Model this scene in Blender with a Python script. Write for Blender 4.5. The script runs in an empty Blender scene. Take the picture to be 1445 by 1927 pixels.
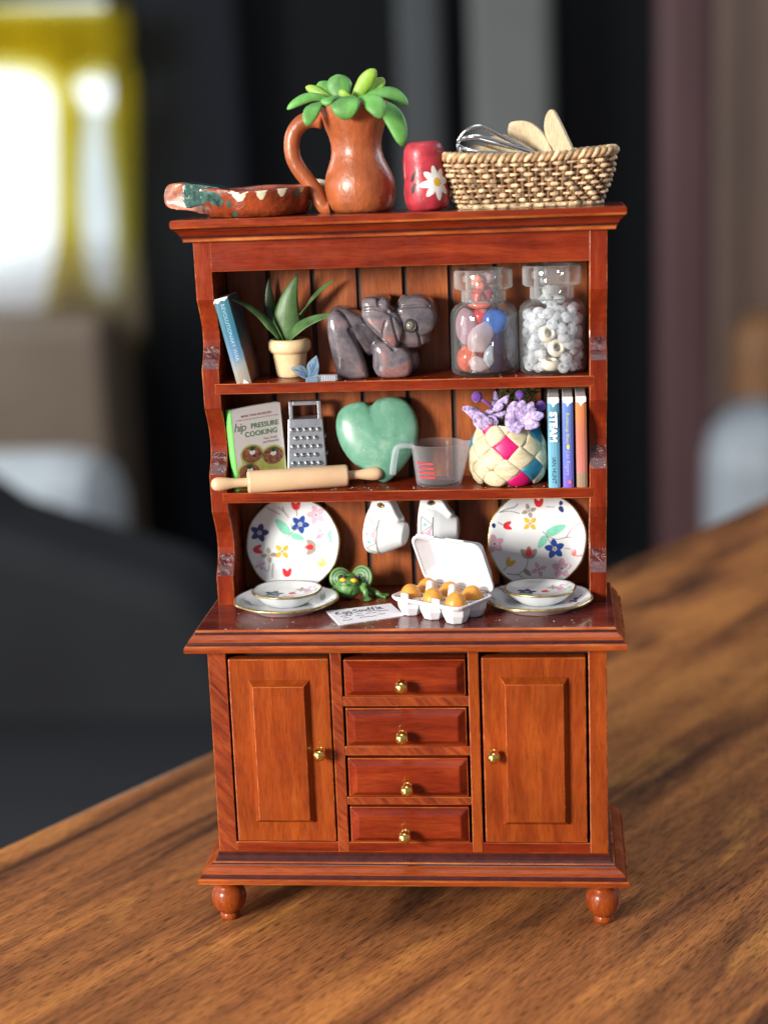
import bpy, bmesh, math, random
from mathutils import Vector, Matrix, Euler
random.seed(7)
S = 0.01                      # everything below is written in centimetres
PI = math.pi
scene = bpy.context.scene
COL = scene.collection

# ------------------------------------------------------------------ camera
F_PX, CAM = 3186.82, Vector((3.63576, -37.38953, 18.56156))
ROT = Euler((1.34971, 0.03738, 0.09784), 'XYZ').to_matrix()
cd = bpy.data.cameras.new('camera'); co = bpy.data.objects.new('camera', cd); COL.objects.link(co)
co.location = CAM*S; co.rotation_euler = (1.34971, 0.03738, 0.09784)
cd.sensor_fit = 'HORIZONTAL'; cd.sensor_width = 36; cd.lens = F_PX/1445*36
cd.clip_start = 0.01; cd.clip_end = 60
cd.dof.use_dof = True; cd.dof.focus_distance = 0.403; cd.dof.aperture_fstop = 10.5
scene.camera = co

# ------------------------------------------------------------------ light
w = bpy.data.worlds.new('World'); scene.world = w; w.use_nodes = True
bg = w.node_tree.nodes['Background']
bg.inputs[0].default_value = (0.80, 0.88, 1.0, 1); bg.inputs[1].default_value = 0.33
def area(name, loc, target, size, power, color):
    l = bpy.data.lights.new(name, 'AREA'); l.energy = power; l.color = color; l.size = size*S; l.shape = 'SQUARE'
    o = bpy.data.objects.new(name, l); COL.objects.link(o); o.location = Vector(loc)*S
    d = Vector(target)-Vector(loc); o.rotation_euler = d.to_track_quat('-Z', 'Y').to_euler()
    return o
area('window_light', (-62, -70, 31), (0, 1, 9), 24, 21.0, (1.0, 0.95, 0.88))
area('ceiling_light', (-8, -14, 150), (0, 2, 8), 70, 5.5, (0.95, 0.97, 1.0))
area('left_window_light', (-95, -14, 16), (0, 1, 9), 50, 2.2, (0.95, 0.98, 1.0))
area('bench_fill_light', (-230, 140, 70), (-70, 255, -10), 70, 34.0, (0.92, 0.97, 1.0))  # added fill lamp, source unseen: brightens the pale bench and brown cabinet
area('side_window_light', (75, 50, 50), (0, 2, 8), 40, 5.0, (0.80, 0.90, 1.0))
scene.view_settings.view_transform = 'Standard'; scene.view_settings.look = 'None'
scene.view_settings.exposure = 0; scene.view_settings.gamma = 1
scene.view_settings.use_curve_mapping = False

# pixel of the photograph -> point on a plane of the place (cm)
def ray(u, v): return ROT @ Vector(((u-722.5)/F_PX, -(v-963.5)/F_PX, -1))
def pb(u, v, y): r = ray(u, v); return CAM + r*((y-CAM.y)/r.y)
def pz(u, v, z): r = ray(u, v); return CAM + r*((z-CAM.z)/r.z)

# ------------------------------------------------------------------ mesh helpers
class MB:
    def __init__(s): s.v = []; s.f = []; s.m = []; s.s = []
    def add(s, vs, fs, mi=0, smooth=False, T=None):
        b = len(s.v)
        s.v += [tuple(T(*p)) if T else tuple(p) for p in vs]
        for i, f in enumerate(fs):
            s.f.append([b+k for k in f]); s.m.append(mi[i] if isinstance(mi, list) else mi); s.s.append(smooth)
        return s
    def mesh(s, name):
        me = bpy.data.meshes.new(name)
        me.from_pydata([(x*S, y*S, z*S) for x, y, z in s.v], [], s.f)
        me.polygons.foreach_set('material_index', s.m); me.polygons.foreach_set('use_smooth', s.s)
        me.update(); return me
    def build(s, name, mats, parent=None, loc=None, rot=None, bevel=0, seg=2, ang=30):
        me = s.mesh(name)
        if bevel:
            bm = bmesh.new(); bm.from_mesh(me); bmesh.ops.recalc_face_normals(bm, faces=bm.faces)
            es = [e for e in bm.edges if len(e.link_faces) == 2 and e.calc_face_angle(0) > math.radians(ang)]
            bmesh.ops.bevel(bm, geom=es, offset=bevel*S, segments=seg, profile=0.5, affect='EDGES', material=1 if len(M_list(mats)) > 1 else -1)
            bm.to_mesh(me); bm.free()
        return link(name, me, mats, parent, loc, rot)
def M_list(m): return m if isinstance(m, (list, tuple)) else [m]
def link(name, me, mats, parent=None, loc=None, rot=None):
    if not me.materials:
        for m in M_list(mats): me.materials.append(m)
    o = bpy.data.objects.new(name, me); COL.objects.link(o)
    if parent: o.parent = parent
    if loc is not None: o.location = Vector(loc)*S
    if rot is not None: o.rotation_euler = rot
    return o
def tag(o, label, cat, group=None):
    o['label'] = label; o['category'] = cat
    if group: o['group'] = group
    return o
def thing(name, label, cat, loc=(0, 0, 0), rot=(0, 0, 0), group=None):
    o = bpy.data.objects.new(name, None); COL.objects.link(o); o.empty_display_size = 0.005
    o.location = Vector(loc)*S; o.rotation_euler = rot
    return tag(o, label, cat, group)
def fixn(o):
    bm = bmesh.new(); bm.from_mesh(o.data); bmesh.ops.recalc_face_normals(bm, faces=bm.faces); bm.to_mesh(o.data); bm.free(); return o
def frame(o, x, y):
    o, x, y = Vector(o), Vector(x).normalized(), Vector(y).normalized(); n = x.cross(y)
    return lambda a, b, c=0: o + x*a + y*b + n*c
def box(mb, x0, x1, y0, y1, z0, z1, mi=0, T=None):
    vs = [(x0,y0,z0),(x1,y0,z0),(x1,y1,z0),(x0,y1,z0),(x0,y0,z1),(x1,y0,z1),(x1,y1,z1),(x0,y1,z1)]
    return mb.add(vs, [(0,3,2,1),(4,5,6,7),(0,1,5,4),(1,2,6,5),(2,3,7,6),(3,0,4,7)], mi, False, T)
def lathe(mb, prof, n=48, mi=0, T=None, wob=None, smooth=True):
    vs = []; fs = []; ms = []
    for r, z in prof:
        for k in range(n):
            a = 2*PI*k/n; rr, zz = (r, z) if not wob else wob(r, z, a)
            vs.append((rr*math.cos(a), rr*math.sin(a), zz))
    for i in range(len(prof)-1):
        for k in range(n):
            fs.append((i*n+k, i*n+(k+1) % n, (i+1)*n+(k+1) % n, (i+1)*n+k)); ms.append(mi[i] if isinstance(mi, list) else mi)
    return mb.add(vs, fs, ms, smooth, T)
def tube(mb, pts, rad, n=10, mi=0, T=None, cap=True, closed=False, flat=1.0):
    P = [Vector(p) for p in pts]; L = len(P)
    R = rad if isinstance(rad, (list, tuple)) else [rad]*L
    vs = []; fs = []; up = None
    for i, p in enumerate(P):
        t = (P[(i+1) % L]-P[i-1]) if closed else (P[min(i+1, L-1)]-P[max(i-1, 0)])
        t.normalize()
        if up is None: up = Vector((0, 0, 1)) if abs(t.z) < .9 else Vector((1, 0, 0))
        b = t.cross(up).normalized(); up = b.cross(t).normalized()
        for k in range(n):
            a = 2*PI*k/n; vs.append(p + b*(R[i]*math.cos(a)*flat) + up*(R[i]*math.sin(a)))
    m = L if closed else L-1
    for i in range(m):
        for k in range(n):
            j = (i+1) % L; fs.append((i*n+k, i*n+(k+1) % n, j*n+(k+1) % n, j*n+k))
    if cap and not closed:
        fs.append(tuple(range(n))[::-1]); fs.append(tuple((L-1)*n+k for k in range(n)))
    return mb.add(vs, fs, mi, True, T)
def prism(mb, poly, d0, d1, mi=0, T=None):       # poly in (a,b), extruded along c
    n = len(poly)
    vs = [(a, b, d0) for a, b in poly]+[(a, b, d1) for a, b in poly]
    fs = [tuple(range(n))[::-1], tuple(range(n, 2*n))]+[(i, (i+1) % n, n+(i+1) % n, n+i) for i in range(n)]
    return mb.add(vs, fs, mi, False, T)
def ellips(mb, c, r, n=20, m=12, mi=0, T=None, rot=None, fn=None):
    c = Vector(c); vs = []; fs = []
    for i in range(m+1):
        th = PI*i/m
        for k in range(n):
            a = 2*PI*k/n; p = Vector((math.sin(th)*math.cos(a), math.sin(th)*math.sin(a), math.cos(th)))
            if fn: p = p*fn(p)
            p = Vector((p.x*r[0], p.y*r[1], p.z*r[2]))
            if rot: p = rot @ p
            vs.append(c+p)
    for i in range(m):
        for k in range(n): fs.append((i*n+k, (i+1)*n+k, (i+1)*n+(k+1) % n, i*n+(k+1) % n))
    return mb.add(vs, fs, mi, True, T)
def leaf(mb, base, ctrl, tip, side, width, thick, shape, n=10, mi=0, keel=0.0):
    B, C, P = Vector(base), Vector(ctrl), Vector(tip); side = Vector(side); vs = []; fs = []; K = 10
    for i in range(n+1):
        t = i/n; p = B*(1-t)**2+C*2*t*(1-t)+P*t*t; tg = ((C-B)*(1-t)+(P-C)*t).normalized()
        sd = (side-tg*side.dot(tg)).normalized(); nm = tg.cross(sd)
        wd = width*.5*shape(t); th = thick*.5*min(1, shape(t)*1.2)
        for k in range(K):
            a = 2*PI*k/K; ca, sa = math.cos(a), math.sin(a)
            vs.append(p+sd*(wd*ca)+nm*(th*sa+keel*wd*abs(ca)))
    for i in range(n):
        for k in range(K): fs.append((i*K+k, i*K+(k+1) % K, (i+1)*K+(k+1) % K, (i+1)*K+k))
    fs.append(tuple(range(K))[::-1]); fs.append(tuple(n*K+k for k in range(K)))
    return mb.add(vs, fs, mi, True)
sh_succ = lambda t: .42+.58*(t/.62)**.9 if t < .62 else max(.10, math.sqrt(max(0, 1-((t-.62)/.385)**2)))
sh_aloe = lambda t: max(.03, (min(1, t*2.5+.45))*(1-t)**.75*1.25 if t > .25 else min(1, .5+t*2.0))
sh_pet = lambda t: max(.05, math.sin(PI*min(.96, t*.8+.14))**.8)
def decal(mb, poly, fn, mi=0, rings=3):          # paint on a surface: poly in surface coordinates, fn maps them to 3-D
    cx = sum(p[0] for p in poly)/len(poly); cy = sum(p[1] for p in poly)/len(poly); n = len(poly)
    vs = [fn(cx, cy)]; fs = []
    for r in range(1, rings+1):
        for a, b in poly: vs.append(fn(cx+(a-cx)*r/rings, cy+(b-cy)*r/rings))
    for k in range(n): fs.append((0, 1+k, 1+(k+1) % n))
    for r in range(rings-1):
        o = 1+r*n
        for k in range(n): fs.append((o+k, o+n+k, o+n+(k+1) % n, o+(k+1) % n))
    return mb.add(vs, fs, mi, True)
def stroke(mb, pts, wd, fn, mi=0):
    vs = []; fs = []; L = len(pts)
    for i, (a, b) in enumerate(pts):
        dx = pts[min(i+1, L-1)][0]-pts[max(i-1, 0)][0]; dy = pts[min(i+1, L-1)][1]-pts[max(i-1, 0)][1]
        l = math.hypot(dx, dy) or 1; nx, ny = -dy/l*wd/2, dx/l*wd/2
        vs += [fn(a+nx, b+ny), fn(a-nx, b-ny)]
    for i in range(L-1): fs.append((2*i, 2*i+1, 2*i+3, 2*i+2))
    return mb.add(vs, fs, mi, True)
def petal(cx, cy, ang, r0, r1, wd, n=12):        # petal polygon from r0 to r1 in direction ang
    out = []; ca, sa = math.cos(ang), math.sin(ang)
    for k in range(n):
        a = 2*PI*k/n; l = (r0+r1)/2+(r1-r0)/2*math.cos(a); q = wd/2*math.sin(a)*(1-.25*math.cos(a))
        out.append((cx+l*ca-q*sa, cy+l*sa+q*ca))
    return out
def catmull(pts, sub=4, closed=True):
    P = [Vector(p) for p in pts]; n = len(P); out = []
    for i in range(n if closed else n-1):
        a, b, c, d = (P[(i-1) % n], P[i], P[(i+1) % n], P[(i+2) % n]) if closed else (P[max(i-1, 0)], P[i], P[i+1], P[min(i+2, n-1)])
        for k in range(sub):
            t = k/sub; out.append(.5*((2*b)+(c-a)*t+(2*a-5*b+4*c-d)*t*t+(3*b-a-3*c+d)*t**3))
    if not closed: out.append(P[-1])
    return out
def text(mb, body, size, fn, bold=0, shear=0, align='CENTER', mi=0, space=1.0):
    c = bpy.data.curves.new('lettering', 'FONT'); c.body = body; c.size = size; c.shear = shear; c.offset = bold
    c.align_x = align; c.space_character = space; c.resolution_u = 3
    o = bpy.data.objects.new('lettering', c); COL.objects.link(o)
    me = bpy.data.meshes.new_from_object(o.evaluated_get(bpy.context.evaluated_depsgraph_get()))
    mb.add([fn(v.co.x, v.co.y) for v in me.vertices], [tuple(p.vertices) for p in me.polygons], mi)
    bpy.data.objects.remove(o); bpy.data.curves.remove(c); bpy.data.meshes.remove(me)
    return mb
def remesh(mb, name, voxel, smooth=4, fac=.5):
    me = mb.mesh(name); o = bpy.data.objects.new(name, me); COL.objects.link(o)
    bm = bmesh.new(); bm.from_mesh(me); bmesh.ops.recalc_face_normals(bm, faces=bm.faces); bm.to_mesh(me); bm.free()
    r = o.modifiers.new('r', 'REMESH'); r.mode = 'VOXEL'; r.voxel_size = voxel*S; r.use_smooth_shade = True
    s = o.modifiers.new('s', 'SMOOTH'); s.iterations = smooth; s.factor = fac
    out = bpy.data.meshes.new_from_object(o.evaluated_get(bpy.context.evaluated_depsgraph_get()))
    bpy.data.objects.remove(o); out.materials.clear(); out.name = name
    out.polygons.foreach_set('use_smooth', [True]*len(out.polygons))
    return out

# ------------------------------------------------------------------ materials
def nodes(name):
    m = bpy.data.materials.new(name); m.use_nodes = True; nt = m.node_tree; nt.nodes.clear()
    out = nt.nodes.new('ShaderNodeOutputMaterial'); return m, nt, out
def coords(nt, scale=(1, 1, 1), rot=(0, 0, 0)):
    tc = nt.nodes.new('ShaderNodeTexCoord'); k = nt.nodes.new('ShaderNodeVectorMath'); k.operation = 'SCALE'; k.inputs[3].default_value = 100
    nt.links.new(tc.outputs['Object'], k.inputs[0])
    r = nt.nodes.new('ShaderNodeMapping'); r.inputs['Rotation'].default_value = rot; nt.links.new(k.outputs[0], r.inputs[0])
    s = nt.nodes.new('ShaderNodeMapping'); s.inputs['Scale'].default_value = scale; nt.links.new(r.outputs[0], s.inputs[0])
    return s.outputs[0]
def noise(nt, vec, scale, detail=4, rough=.55, dist=0):
    n = nt.nodes.new('ShaderNodeTexNoise'); n.inputs['Scale'].default_value = scale; n.inputs['Detail'].default_value = detail
    n.inputs['Roughness'].default_value = rough; n.inputs['Distortion'].default_value = dist; nt.links.new(vec, n.inputs['Vector']); return n.outputs['Fac']
def ramp(nt, fac, stops):
    r = nt.nodes.new('ShaderNodeValToRGB'); nt.links.new(fac, r.inputs[0]); e = r.color_ramp.elements
    while len(e) < len(stops): e.new(.5)
    for k, (p, c) in enumerate(stops):
        e[k].position = p; e[k].color = tuple(c)+(1,) if isinstance(c, (tuple, list)) else (c, c, c, 1)
    return r.outputs[0]
def mix(nt, a, b, fac, mode='MIX'):
    x = nt.nodes.new('ShaderNodeMix'); x.data_type = 'RGBA'; x.blend_type = mode
    for s, i in ((fac, 0), (a, 6), (b, 7)):
        if isinstance(s, (int, float)): x.inputs[i].default_value = s if i == 0 else (s, s, s, 1)
        elif isinstance(s, (tuple, list)): x.inputs[i].default_value = tuple(s)+(1,)
        else: nt.links.new(s, x.inputs[i])
    return x.outputs[2]
def bump(nt, h, strength, dist):
    b = nt.nodes.new('ShaderNodeBump'); b.inputs['Strength'].default_value = strength; b.inputs['Distance'].default_value = dist*S
    nt.links.new(h, b.inputs['Height']); return b.outputs[0]
def principled(nt, out, base=None, rough=.5, metal=0, coat=0, spec=.5, normal=None, sss=0, sssr=.05, trans=0, ior=1.45, alpha=1, sheen=0, emit=None):
    p = nt.nodes.new('ShaderNodeBsdfPrincipled'); I = p.inputs
    for key, v in (('Base Color', base), ('Roughness', rough), ('Metallic', metal), ('Coat Weight', coat), ('Specular IOR Level', spec), ('Subsurface Weight', sss), ('Transmission Weight', trans), ('IOR', ior), ('Alpha', alpha), ('Sheen Weight', sheen)):
        if v is None: continue
        if isinstance(v, (int, float)): I[key].default_value = v
        elif isinstance(v, (tuple, list)): I[key].default_value = tuple(v)+(1,)
        else: nt.links.new(v, I[key])
    I['Coat Roughness'].default_value = .12
    I['Subsurface Scale'].default_value = sssr*S
    I['Subsurface Radius'].default_value = (1, .8, .7)
    if normal is not None: nt.links.new(normal, I['Normal'])
    if emit: I['Emission Color'].default_value = tuple(emit[0])+(1,); I['Emission Strength'].default_value = emit[1]
    nt.links.new(p.outputs[0], out.inputs[0]); return p
def plain(name, c, rough=.5, var=.12, vs=6, b=.0, bs=30, bd=.02, bst=(1, 1, 1), **k):
    m, nt, out = nodes(name); v = coords(nt)
    n = noise(nt, v, vs, 4); f = ramp(nt, n, [(.25, 1-var*1.6), (.75, 1+var)])
    col = mix(nt, tuple(c), f, 1.0, 'MULTIPLY')
    nm = bump(nt, noise(nt, coords(nt, bst), bs, 5), b, bd) if b else None
    principled(nt, out, col, rough, normal=nm, **k); return m
def wood(name, cd_, cm_, cl_, axis, rough=.3, coat=.22, gs=1.0, tilt=0, spec=.3, b=.12):
    m, nt, out = nodes(name); al = {'x': 0, 'y': 1, 'z': 2}[axis]
    s1 = [2.2*gs]*3; s1[al] = .30*gs; s2 = [30*gs]*3; s2[al] = 2.4*gs; rt = (0, tilt, 0)
    g1 = noise(nt, coords(nt, s1, rt), 1.0, 6, .6, .6); g2 = noise(nt, coords(nt, s2, rt), 1.0, 3, .6)
    bl = noise(nt, coords(nt, (.55, .55, .55)), 1.0, 2, .5)
    col = ramp(nt, g1, [(.28, cd_), (.5, cm_), (.72, cl_)])
    col = mix(nt, col, ramp(nt, g2, [(.3, .62), (.52, 1.0), (.8, 1.15)]), .85, 'MULTIPLY')
    col = mix(nt, col, ramp(nt, bl, [(.3, .72), (.7, 1.15)]), .8, 'MULTIPLY')
    r = ramp(nt, noise(nt, coords(nt), 3.5, 4), [(.3, rough*.75), (.7, rough*1.35)])
    principled(nt, out, col, r, coat=coat, spec=spec, normal=bump(nt, g2, b, .012)); return m
RED = ((.100, .009, .003), (.175, .018, .0045), (.26, .038, .008))
ORG = ((.175, .024, .0045), (.245, .042, .0065), (.32, .066, .010))
BRN = ((.15, .034, .009), (.25, .062, .016), (.37, .108, .029))
w_red_x = wood('cherry_stain_red_horizontal', *RED, 'x', spec=.2, coat=.12); w_red_z = wood('cherry_stain_red_vertical', *RED, 'z', b=.25, spec=.2, coat=.12)
w_org_x = wood('cherry_stain_orange_horizontal', *ORG, 'x', spec=.22, coat=.14); w_org_z = wood('cherry_stain_orange_vertical', *ORG, 'z', spec=.22, coat=.14, gs=1.25)
w_saw = wood('cherry_stain_saw_marked', (.10, .012, .005), (.21, .032, .008), (.33, .068, .014), 'z', gs=3.2, tilt=.75, rough=.4, b=.3, spec=.2, coat=.1)
w_edge = wood('worn_golden_edge', (.14, .016, .004), (.30, .062, .011), (.52, .17, .038), 'x', gs=1.5)
w_brn_z = wood('back_plank_brown', *BRN, 'z', rough=.38, coat=.15)
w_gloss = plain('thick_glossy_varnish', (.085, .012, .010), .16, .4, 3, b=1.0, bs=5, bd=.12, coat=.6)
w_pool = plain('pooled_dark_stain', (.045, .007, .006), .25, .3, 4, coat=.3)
w_dark = plain('dark_inner_stain', (.035, .012, .008), .6)  # even dark stain for backing, inner boards and plank edges
w_counter = wood('counter_dark_mahogany', (.075, .010, .007), (.135, .020, .012), (.20, .036, .018), 'x', rough=.24, coat=.5)
brass = plain('polished_brass', (.86, .60, .17), .16, .05, metal=1.0)
def m_thin_glass(name, tint, edge, gl=.9, veil=(.015, .10)):
    m, nt, out = nodes(name)
    lw = nt.nodes.new('ShaderNodeLayerWeight'); lw.inputs[0].default_value = .5
    col = mix(nt, tuple(tint), tuple(edge), ramp(nt, lw.outputs['Facing'], [(.55, 0.0), (.97, 1.0)]))
    tr = nt.nodes.new('ShaderNodeBsdfTransparent'); nt.links.new(col, tr.inputs[0])
    g = nt.nodes.new('ShaderNodeBsdfGlossy'); g.inputs['Roughness'].default_value = .035; g.inputs[0].default_value = (gl, gl, gl, 1)
    nt.links.new(bump(nt, noise(nt, coords(nt, (1, 1, .5)), 2.2, 2), .25, .05), g.inputs['Normal'])
    df = nt.nodes.new('ShaderNodeBsdfDiffuse'); df.inputs[0].default_value = (.85, .90, .92, 1); mv = nt.nodes.new('ShaderNodeMixShader')  # white diffuse veil paints a pale sheen into the glass, stronger at edges
    nt.links.new(ramp(nt, lw.outputs['Facing'], [(.3, veil[0]), (.9, veil[1])]), mv.inputs[0]); nt.links.new(tr.outputs[0], mv.inputs[1]); nt.links.new(df.outputs[0], mv.inputs[2]); tr = mv
    mx = nt.nodes.new('ShaderNodeMixShader'); nt.links.new(ramp(nt, lw.outputs['Facing'], [(.0, .045), (.5, .09), (.78, .26), (.93, .55), (1.0, .85)]), mx.inputs[0]); nt.links.new(tr.outputs[0], mx.inputs[1]); nt.links.new(g.outputs[0], mx.inputs[2])
    nt.links.new(mx.outputs[0], out.inputs[0]); return m
glass = m_thin_glass('clear_jar_glass', (.985, .99, .99), (.40, .44, .45))
thick = m_thin_glass('thick_rim_glass', (.96, .975, .97), (.55, .60, .58), 1.0, (.05, .40))  # stronger veil: the rim's brightness is put into its colour
def m_translucent(name, c, opacity, rough=.2, trans=.5, edge=1.9):
    m, nt, out = nodes(name)
    tr = nt.nodes.new('ShaderNodeBsdfTransparent'); tr.inputs[0].default_value = (.97, .97, .98, 1)
    p = principled(nt, out, c, rough, spec=.6)
    tl = nt.nodes.new('ShaderNodeBsdfTranslucent'); tl.inputs[0].default_value = tuple(c)+(1,)
    m1 = nt.nodes.new('ShaderNodeMixShader'); m1.inputs[0].default_value = trans; nt.links.new(p.outputs[0], m1.inputs[1]); nt.links.new(tl.outputs[0], m1.inputs[2])
    lw = nt.nodes.new('ShaderNodeLayerWeight'); lw.inputs[0].default_value = .4
    f = ramp(nt, lw.outputs['Facing'], [(.1, opacity*.75), (.95, min(1, opacity*edge))])
    m2 = nt.nodes.new('ShaderNodeMixShader'); nt.links.new(f, m2.inputs[0]); nt.links.new(tr.outputs[0], m2.inputs[1]); nt.links.new(m1.outputs[0], m2.inputs[2])
    nt.links.new(m2.outputs[0], out.inputs[0]); return m

# levels of the dresser (cm above the table)
ZT, ZC1, ZH = 16.741, 16.221, 15.509
Z1, Z1B, Z2, Z2B, ZC = 12.863, 12.611, 10.207, 9.957, 7.402
YU, YIN, YB = 1.901, 3.563, 3.643
def XU(z): return 4.80-(16.22-z)/8.82*.09           # outer half width of the upper part, slightly tapered

# ------------------------------------------------------------------ room and table
def m_table():
    m, nt, out = nodes('table_wood'); rz = -math.atan2(.8568, .5156)
    R_ = (0, 0, rz)
    g1 = noise(nt, coords(nt, (.05, .40, 1), R_), 1.0, 7, .62, 1.2)
    g2 = noise(nt, coords(nt, (.55, 10, 1), R_), 1.0, 4, .6, .2)
    g3 = noise(nt, coords(nt, (.07, .55, 1), R_), 1.0, 6, .62, .9)
    g4 = noise(nt, coords(nt, (.16, .42, 1), R_), 1.0, 3, .6, .8)
    col = ramp(nt, g1, [(.36, (.085, .033, .016)), (.45, (.20, .074, .028)), (.54, (.31, .115, .038)), (.66, (.46, .18, .050))])
    col = mix(nt, col, (.62, .28, .065), ramp(nt, g4, [(.60, 0.0), (.74, .45)]))
    col = mix(nt, col, ramp(nt, g2, [(.34, .5), (.50, .97), (.68, 1.15)]), .65, 'MULTIPLY')
    col = mix(nt, col, ramp(nt, g3, [(.34, .25), (.46, 1.0)]), .8, 'MULTIPLY')
    g5 = noise(nt, coords(nt, (2.4, 26, 1), R_), 1.0, 2, .5); col = mix(nt, col, ramp(nt, g5, [(.38, .30), (.46, 1.0), (.62, 1.12)]), .75, 'MULTIPLY')
    r = ramp(nt, g3, [(.3, .42), (.7, .30)])
    principled(nt, out, col, r, spec=.4, coat=.16, normal=bump(nt, g2, .10, .02)); return m
tbl = thing('table', 'brown wooden table with dark diagonal grain under the miniature dresser', 'table', (0, 0, -75))
ex, ey = Vector((.5156, .8568, 0)), Vector((.8568, -.5156, 0)); eo = Vector((-9.62, 7.75, 0))
mb = MB(); c4 = [eo-ex*75, eo+ex*85, eo+ex*85+ey*85, eo-ex*75+ey*85]
prism(mb, [(c.x, c.y) for c in c4][::-1], 72.2, 75)
m_tb = m_table(); top = mb.build('tabletop', [m_tb], tbl, bevel=.35, seg=3)
for k, c in enumerate(c4):
    q = c+(sum(c4, Vector())/4-c)*.12; mb = MB(); box(mb, q.x-3, q.x+3, q.y-3, q.y+3, 0, 72.3); mb.build('leg', [m_tb], tbl, bevel=.3)
def struct(name, mb, m):
    o = mb.build(name, m); o['kind'] = 'structure'; return o
mb = MB(); box(mb, -420, 420, -120, 420, -80, -75); struct('floor', mb, plain('dark_floor', (.030, .030, .034), .5, vs=.02))
mb = MB(); box(mb, -420, 420, 330, 335, -75, 260); struct('wall', mb, plain('charcoal_wall', (.004, .0045, .006), .9, vs=.02))
def panel(name, label, cat, px, y, th, mat, zmin=None, bev=.8):
    u0, u1, v0, v1 = px; vm = (v0+v1)/2
    x0, x1 = pb(u0, vm, y).x, pb(u1, vm, y).x; um = (u0+u1)/2; z1_, z0_ = pb(um, v0, y).z, pb(um, v1, y).z
    if zmin is not None: z0_ = zmin
    mb = MB(); box(mb, x0, x1, y, y+th, z0_, z1_); return tag(mb.build(name, mat, bevel=bev, seg=3), label, cat)
# the bright window behind, its curtain and what stands below it
def m_emit(name, c, st):
    m, nt, out = nodes(name); e = nt.nodes.new('ShaderNodeEmission'); e.inputs[1].default_value = st
    nt.links.new(ramp(nt, noise(nt, coords(nt), .03, 3), [(.3, tuple(x*.75 for x in c)), (.7, c)]), e.inputs[0]); nt.links.new(e.outputs[0], out.inputs[0]); return m
mb = MB(); a, b = pb(-220, 20, 325), pb(238, 612, 325); box(mb, a.x, b.x, 324, 326, b.z, a.z)
struct('sky', mb, m_emit('overcast_sky', (.86, .95, 1.0), 1.7))
def m_curtain():
    m, nt, out = nodes('yellow_curtain'); d = nt.nodes.new('ShaderNodeBsdfDiffuse'); t = nt.nodes.new('ShaderNodeBsdfTranslucent')
    c = ramp(nt, noise(nt, coords(nt, (1, 1, .1)), .10, 2), [(.3, (.50, .40, .03)), (.7, (.82, .66, .07))])
    nt.links.new(c, d.inputs[0]); nt.links.new(c, t.inputs[0]); mx = nt.nodes.new('ShaderNodeMixShader'); mx.inputs[0].default_value = .7
    nt.links.new(d.outputs[0], mx.inputs[1]); nt.links.new(t.outputs[0], mx.inputs[2])
    tp = nt.nodes.new('ShaderNodeBsdfTransparent'); tp.inputs[0].default_value = (.95, .9, .45, 1); m2 = nt.nodes.new('ShaderNodeMixShader'); m2.inputs[0].default_value = .38
    nt.links.new(tp.outputs[0], m2.inputs[1]); nt.links.new(mx.outputs[0], m2.inputs[2]); nt.links.new(m2.outputs[0], out.inputs[0]); return m
cur = thing('curtain', 'yellow curtain hanging over the bright window', 'curtain', pb(60, 620, 308))
mc = m_curtain()
def drape(poly, k=0):
    if k < 5: drape([(u+(0, -20, 15, 13, -30, 24)[k+1]*(1 if u > 0 else 0), v+(0, 14, -10, 24, 12, -26)[k+1]) for u, v in poly], k+1)
    mb = MB(); o = pb(60, 620, 308); pts = [pb(u, v, 308+k*2.5)-o for u, v in poly]; n = len(pts)
    decal(mb, [(p.x, p.z) for p in pts], lambda a, b: (a, k*2.5+1.0*math.sin(a*.5), b), rings=4); mb.build('drape', mc, cur)
drape([(-200, 10), (240, 10), (240, 112), (222, 108), (205, 102), (185, 100), (160, 108), (140, 130), (122, 150), (105, 120), (70, 100), (20, 92), (-200, 92)])
drape([(122, 148), (142, 140), (142, 172), (158, 196), (150, 260), (148, 360), (156, 460), (172, 540), (172, 640), (90, 640), (100, 560), (118, 500), (126, 400), (126, 260)])
def sheer():
    mb = MB(); o = pb(60, 620, 308); pts = [pb(u, v, 314)-o for u, v in ((140, 205), (250, 205), (250, 580), (140, 580))]
    decal(mb, [(p.x, p.z) for p in pts], lambda a, b: (a, 6+1.2*math.sin(a*.6), b), rings=3); mb.build('sheer', m_translucent('grey_net', (.55, .62, .66), .75, .8, .7, 1.2), cur)
sheer()
for k in range(6):  # net layers added in steps so the window's glow fades towards its foot
    o = pb(60, 620, 308); pts = [pb(u, v, 300)-o for u, v in ((-200, 470+k*24), (20, 480+k*22), (130, 440+k*30), (262, 452+k*28), (262, 640), (-200, 640))]; mb = MB()
    decal(mb, [(p.x, p.z) for p in pts], lambda a, b: (a, -8+k*1.2+.6*math.sin(a*.6), b), rings=3); mb.build('sheer', m_translucent('tan_fade_net', (.40, .31, .21), .30, .8, .5, 1.2) if k == 0 else bpy.data.materials['tan_fade_net'], cur)
drape([(172, 540), (200, 562), (236, 548), (238, 640), (170, 640)])
drape([(228, 180), (236, 120), (252, 118), (252, 640), (238, 640), (236, 540), (238, 420), (230, 300), (212, 210)])
panel('cabinet', 'blurred brown cabinet below the bright window', 'cabinet', (-220, 222, 604, 1400), 290, 25, plain('brown_cabinet', (.28, .20, .14), .5, vs=.05), zmin=-75, bev=3)
panel('bench', 'pale blue grey bench standing before the brown cabinet', 'bench', (-220, 205, 880, 1300), 240, 25, plain('pale_bench', (.80, .84, .86), .5, vs=.05), zmin=-75, bev=9)
panel('door', 'grey green door leaf behind the utensil basket', 'door', (905, 1052, -60, 2000), 318, 6, plain('grey_green_paint', (.21, .22, .205), .5, vs=.03), zmin=-75, bev=2)
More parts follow.
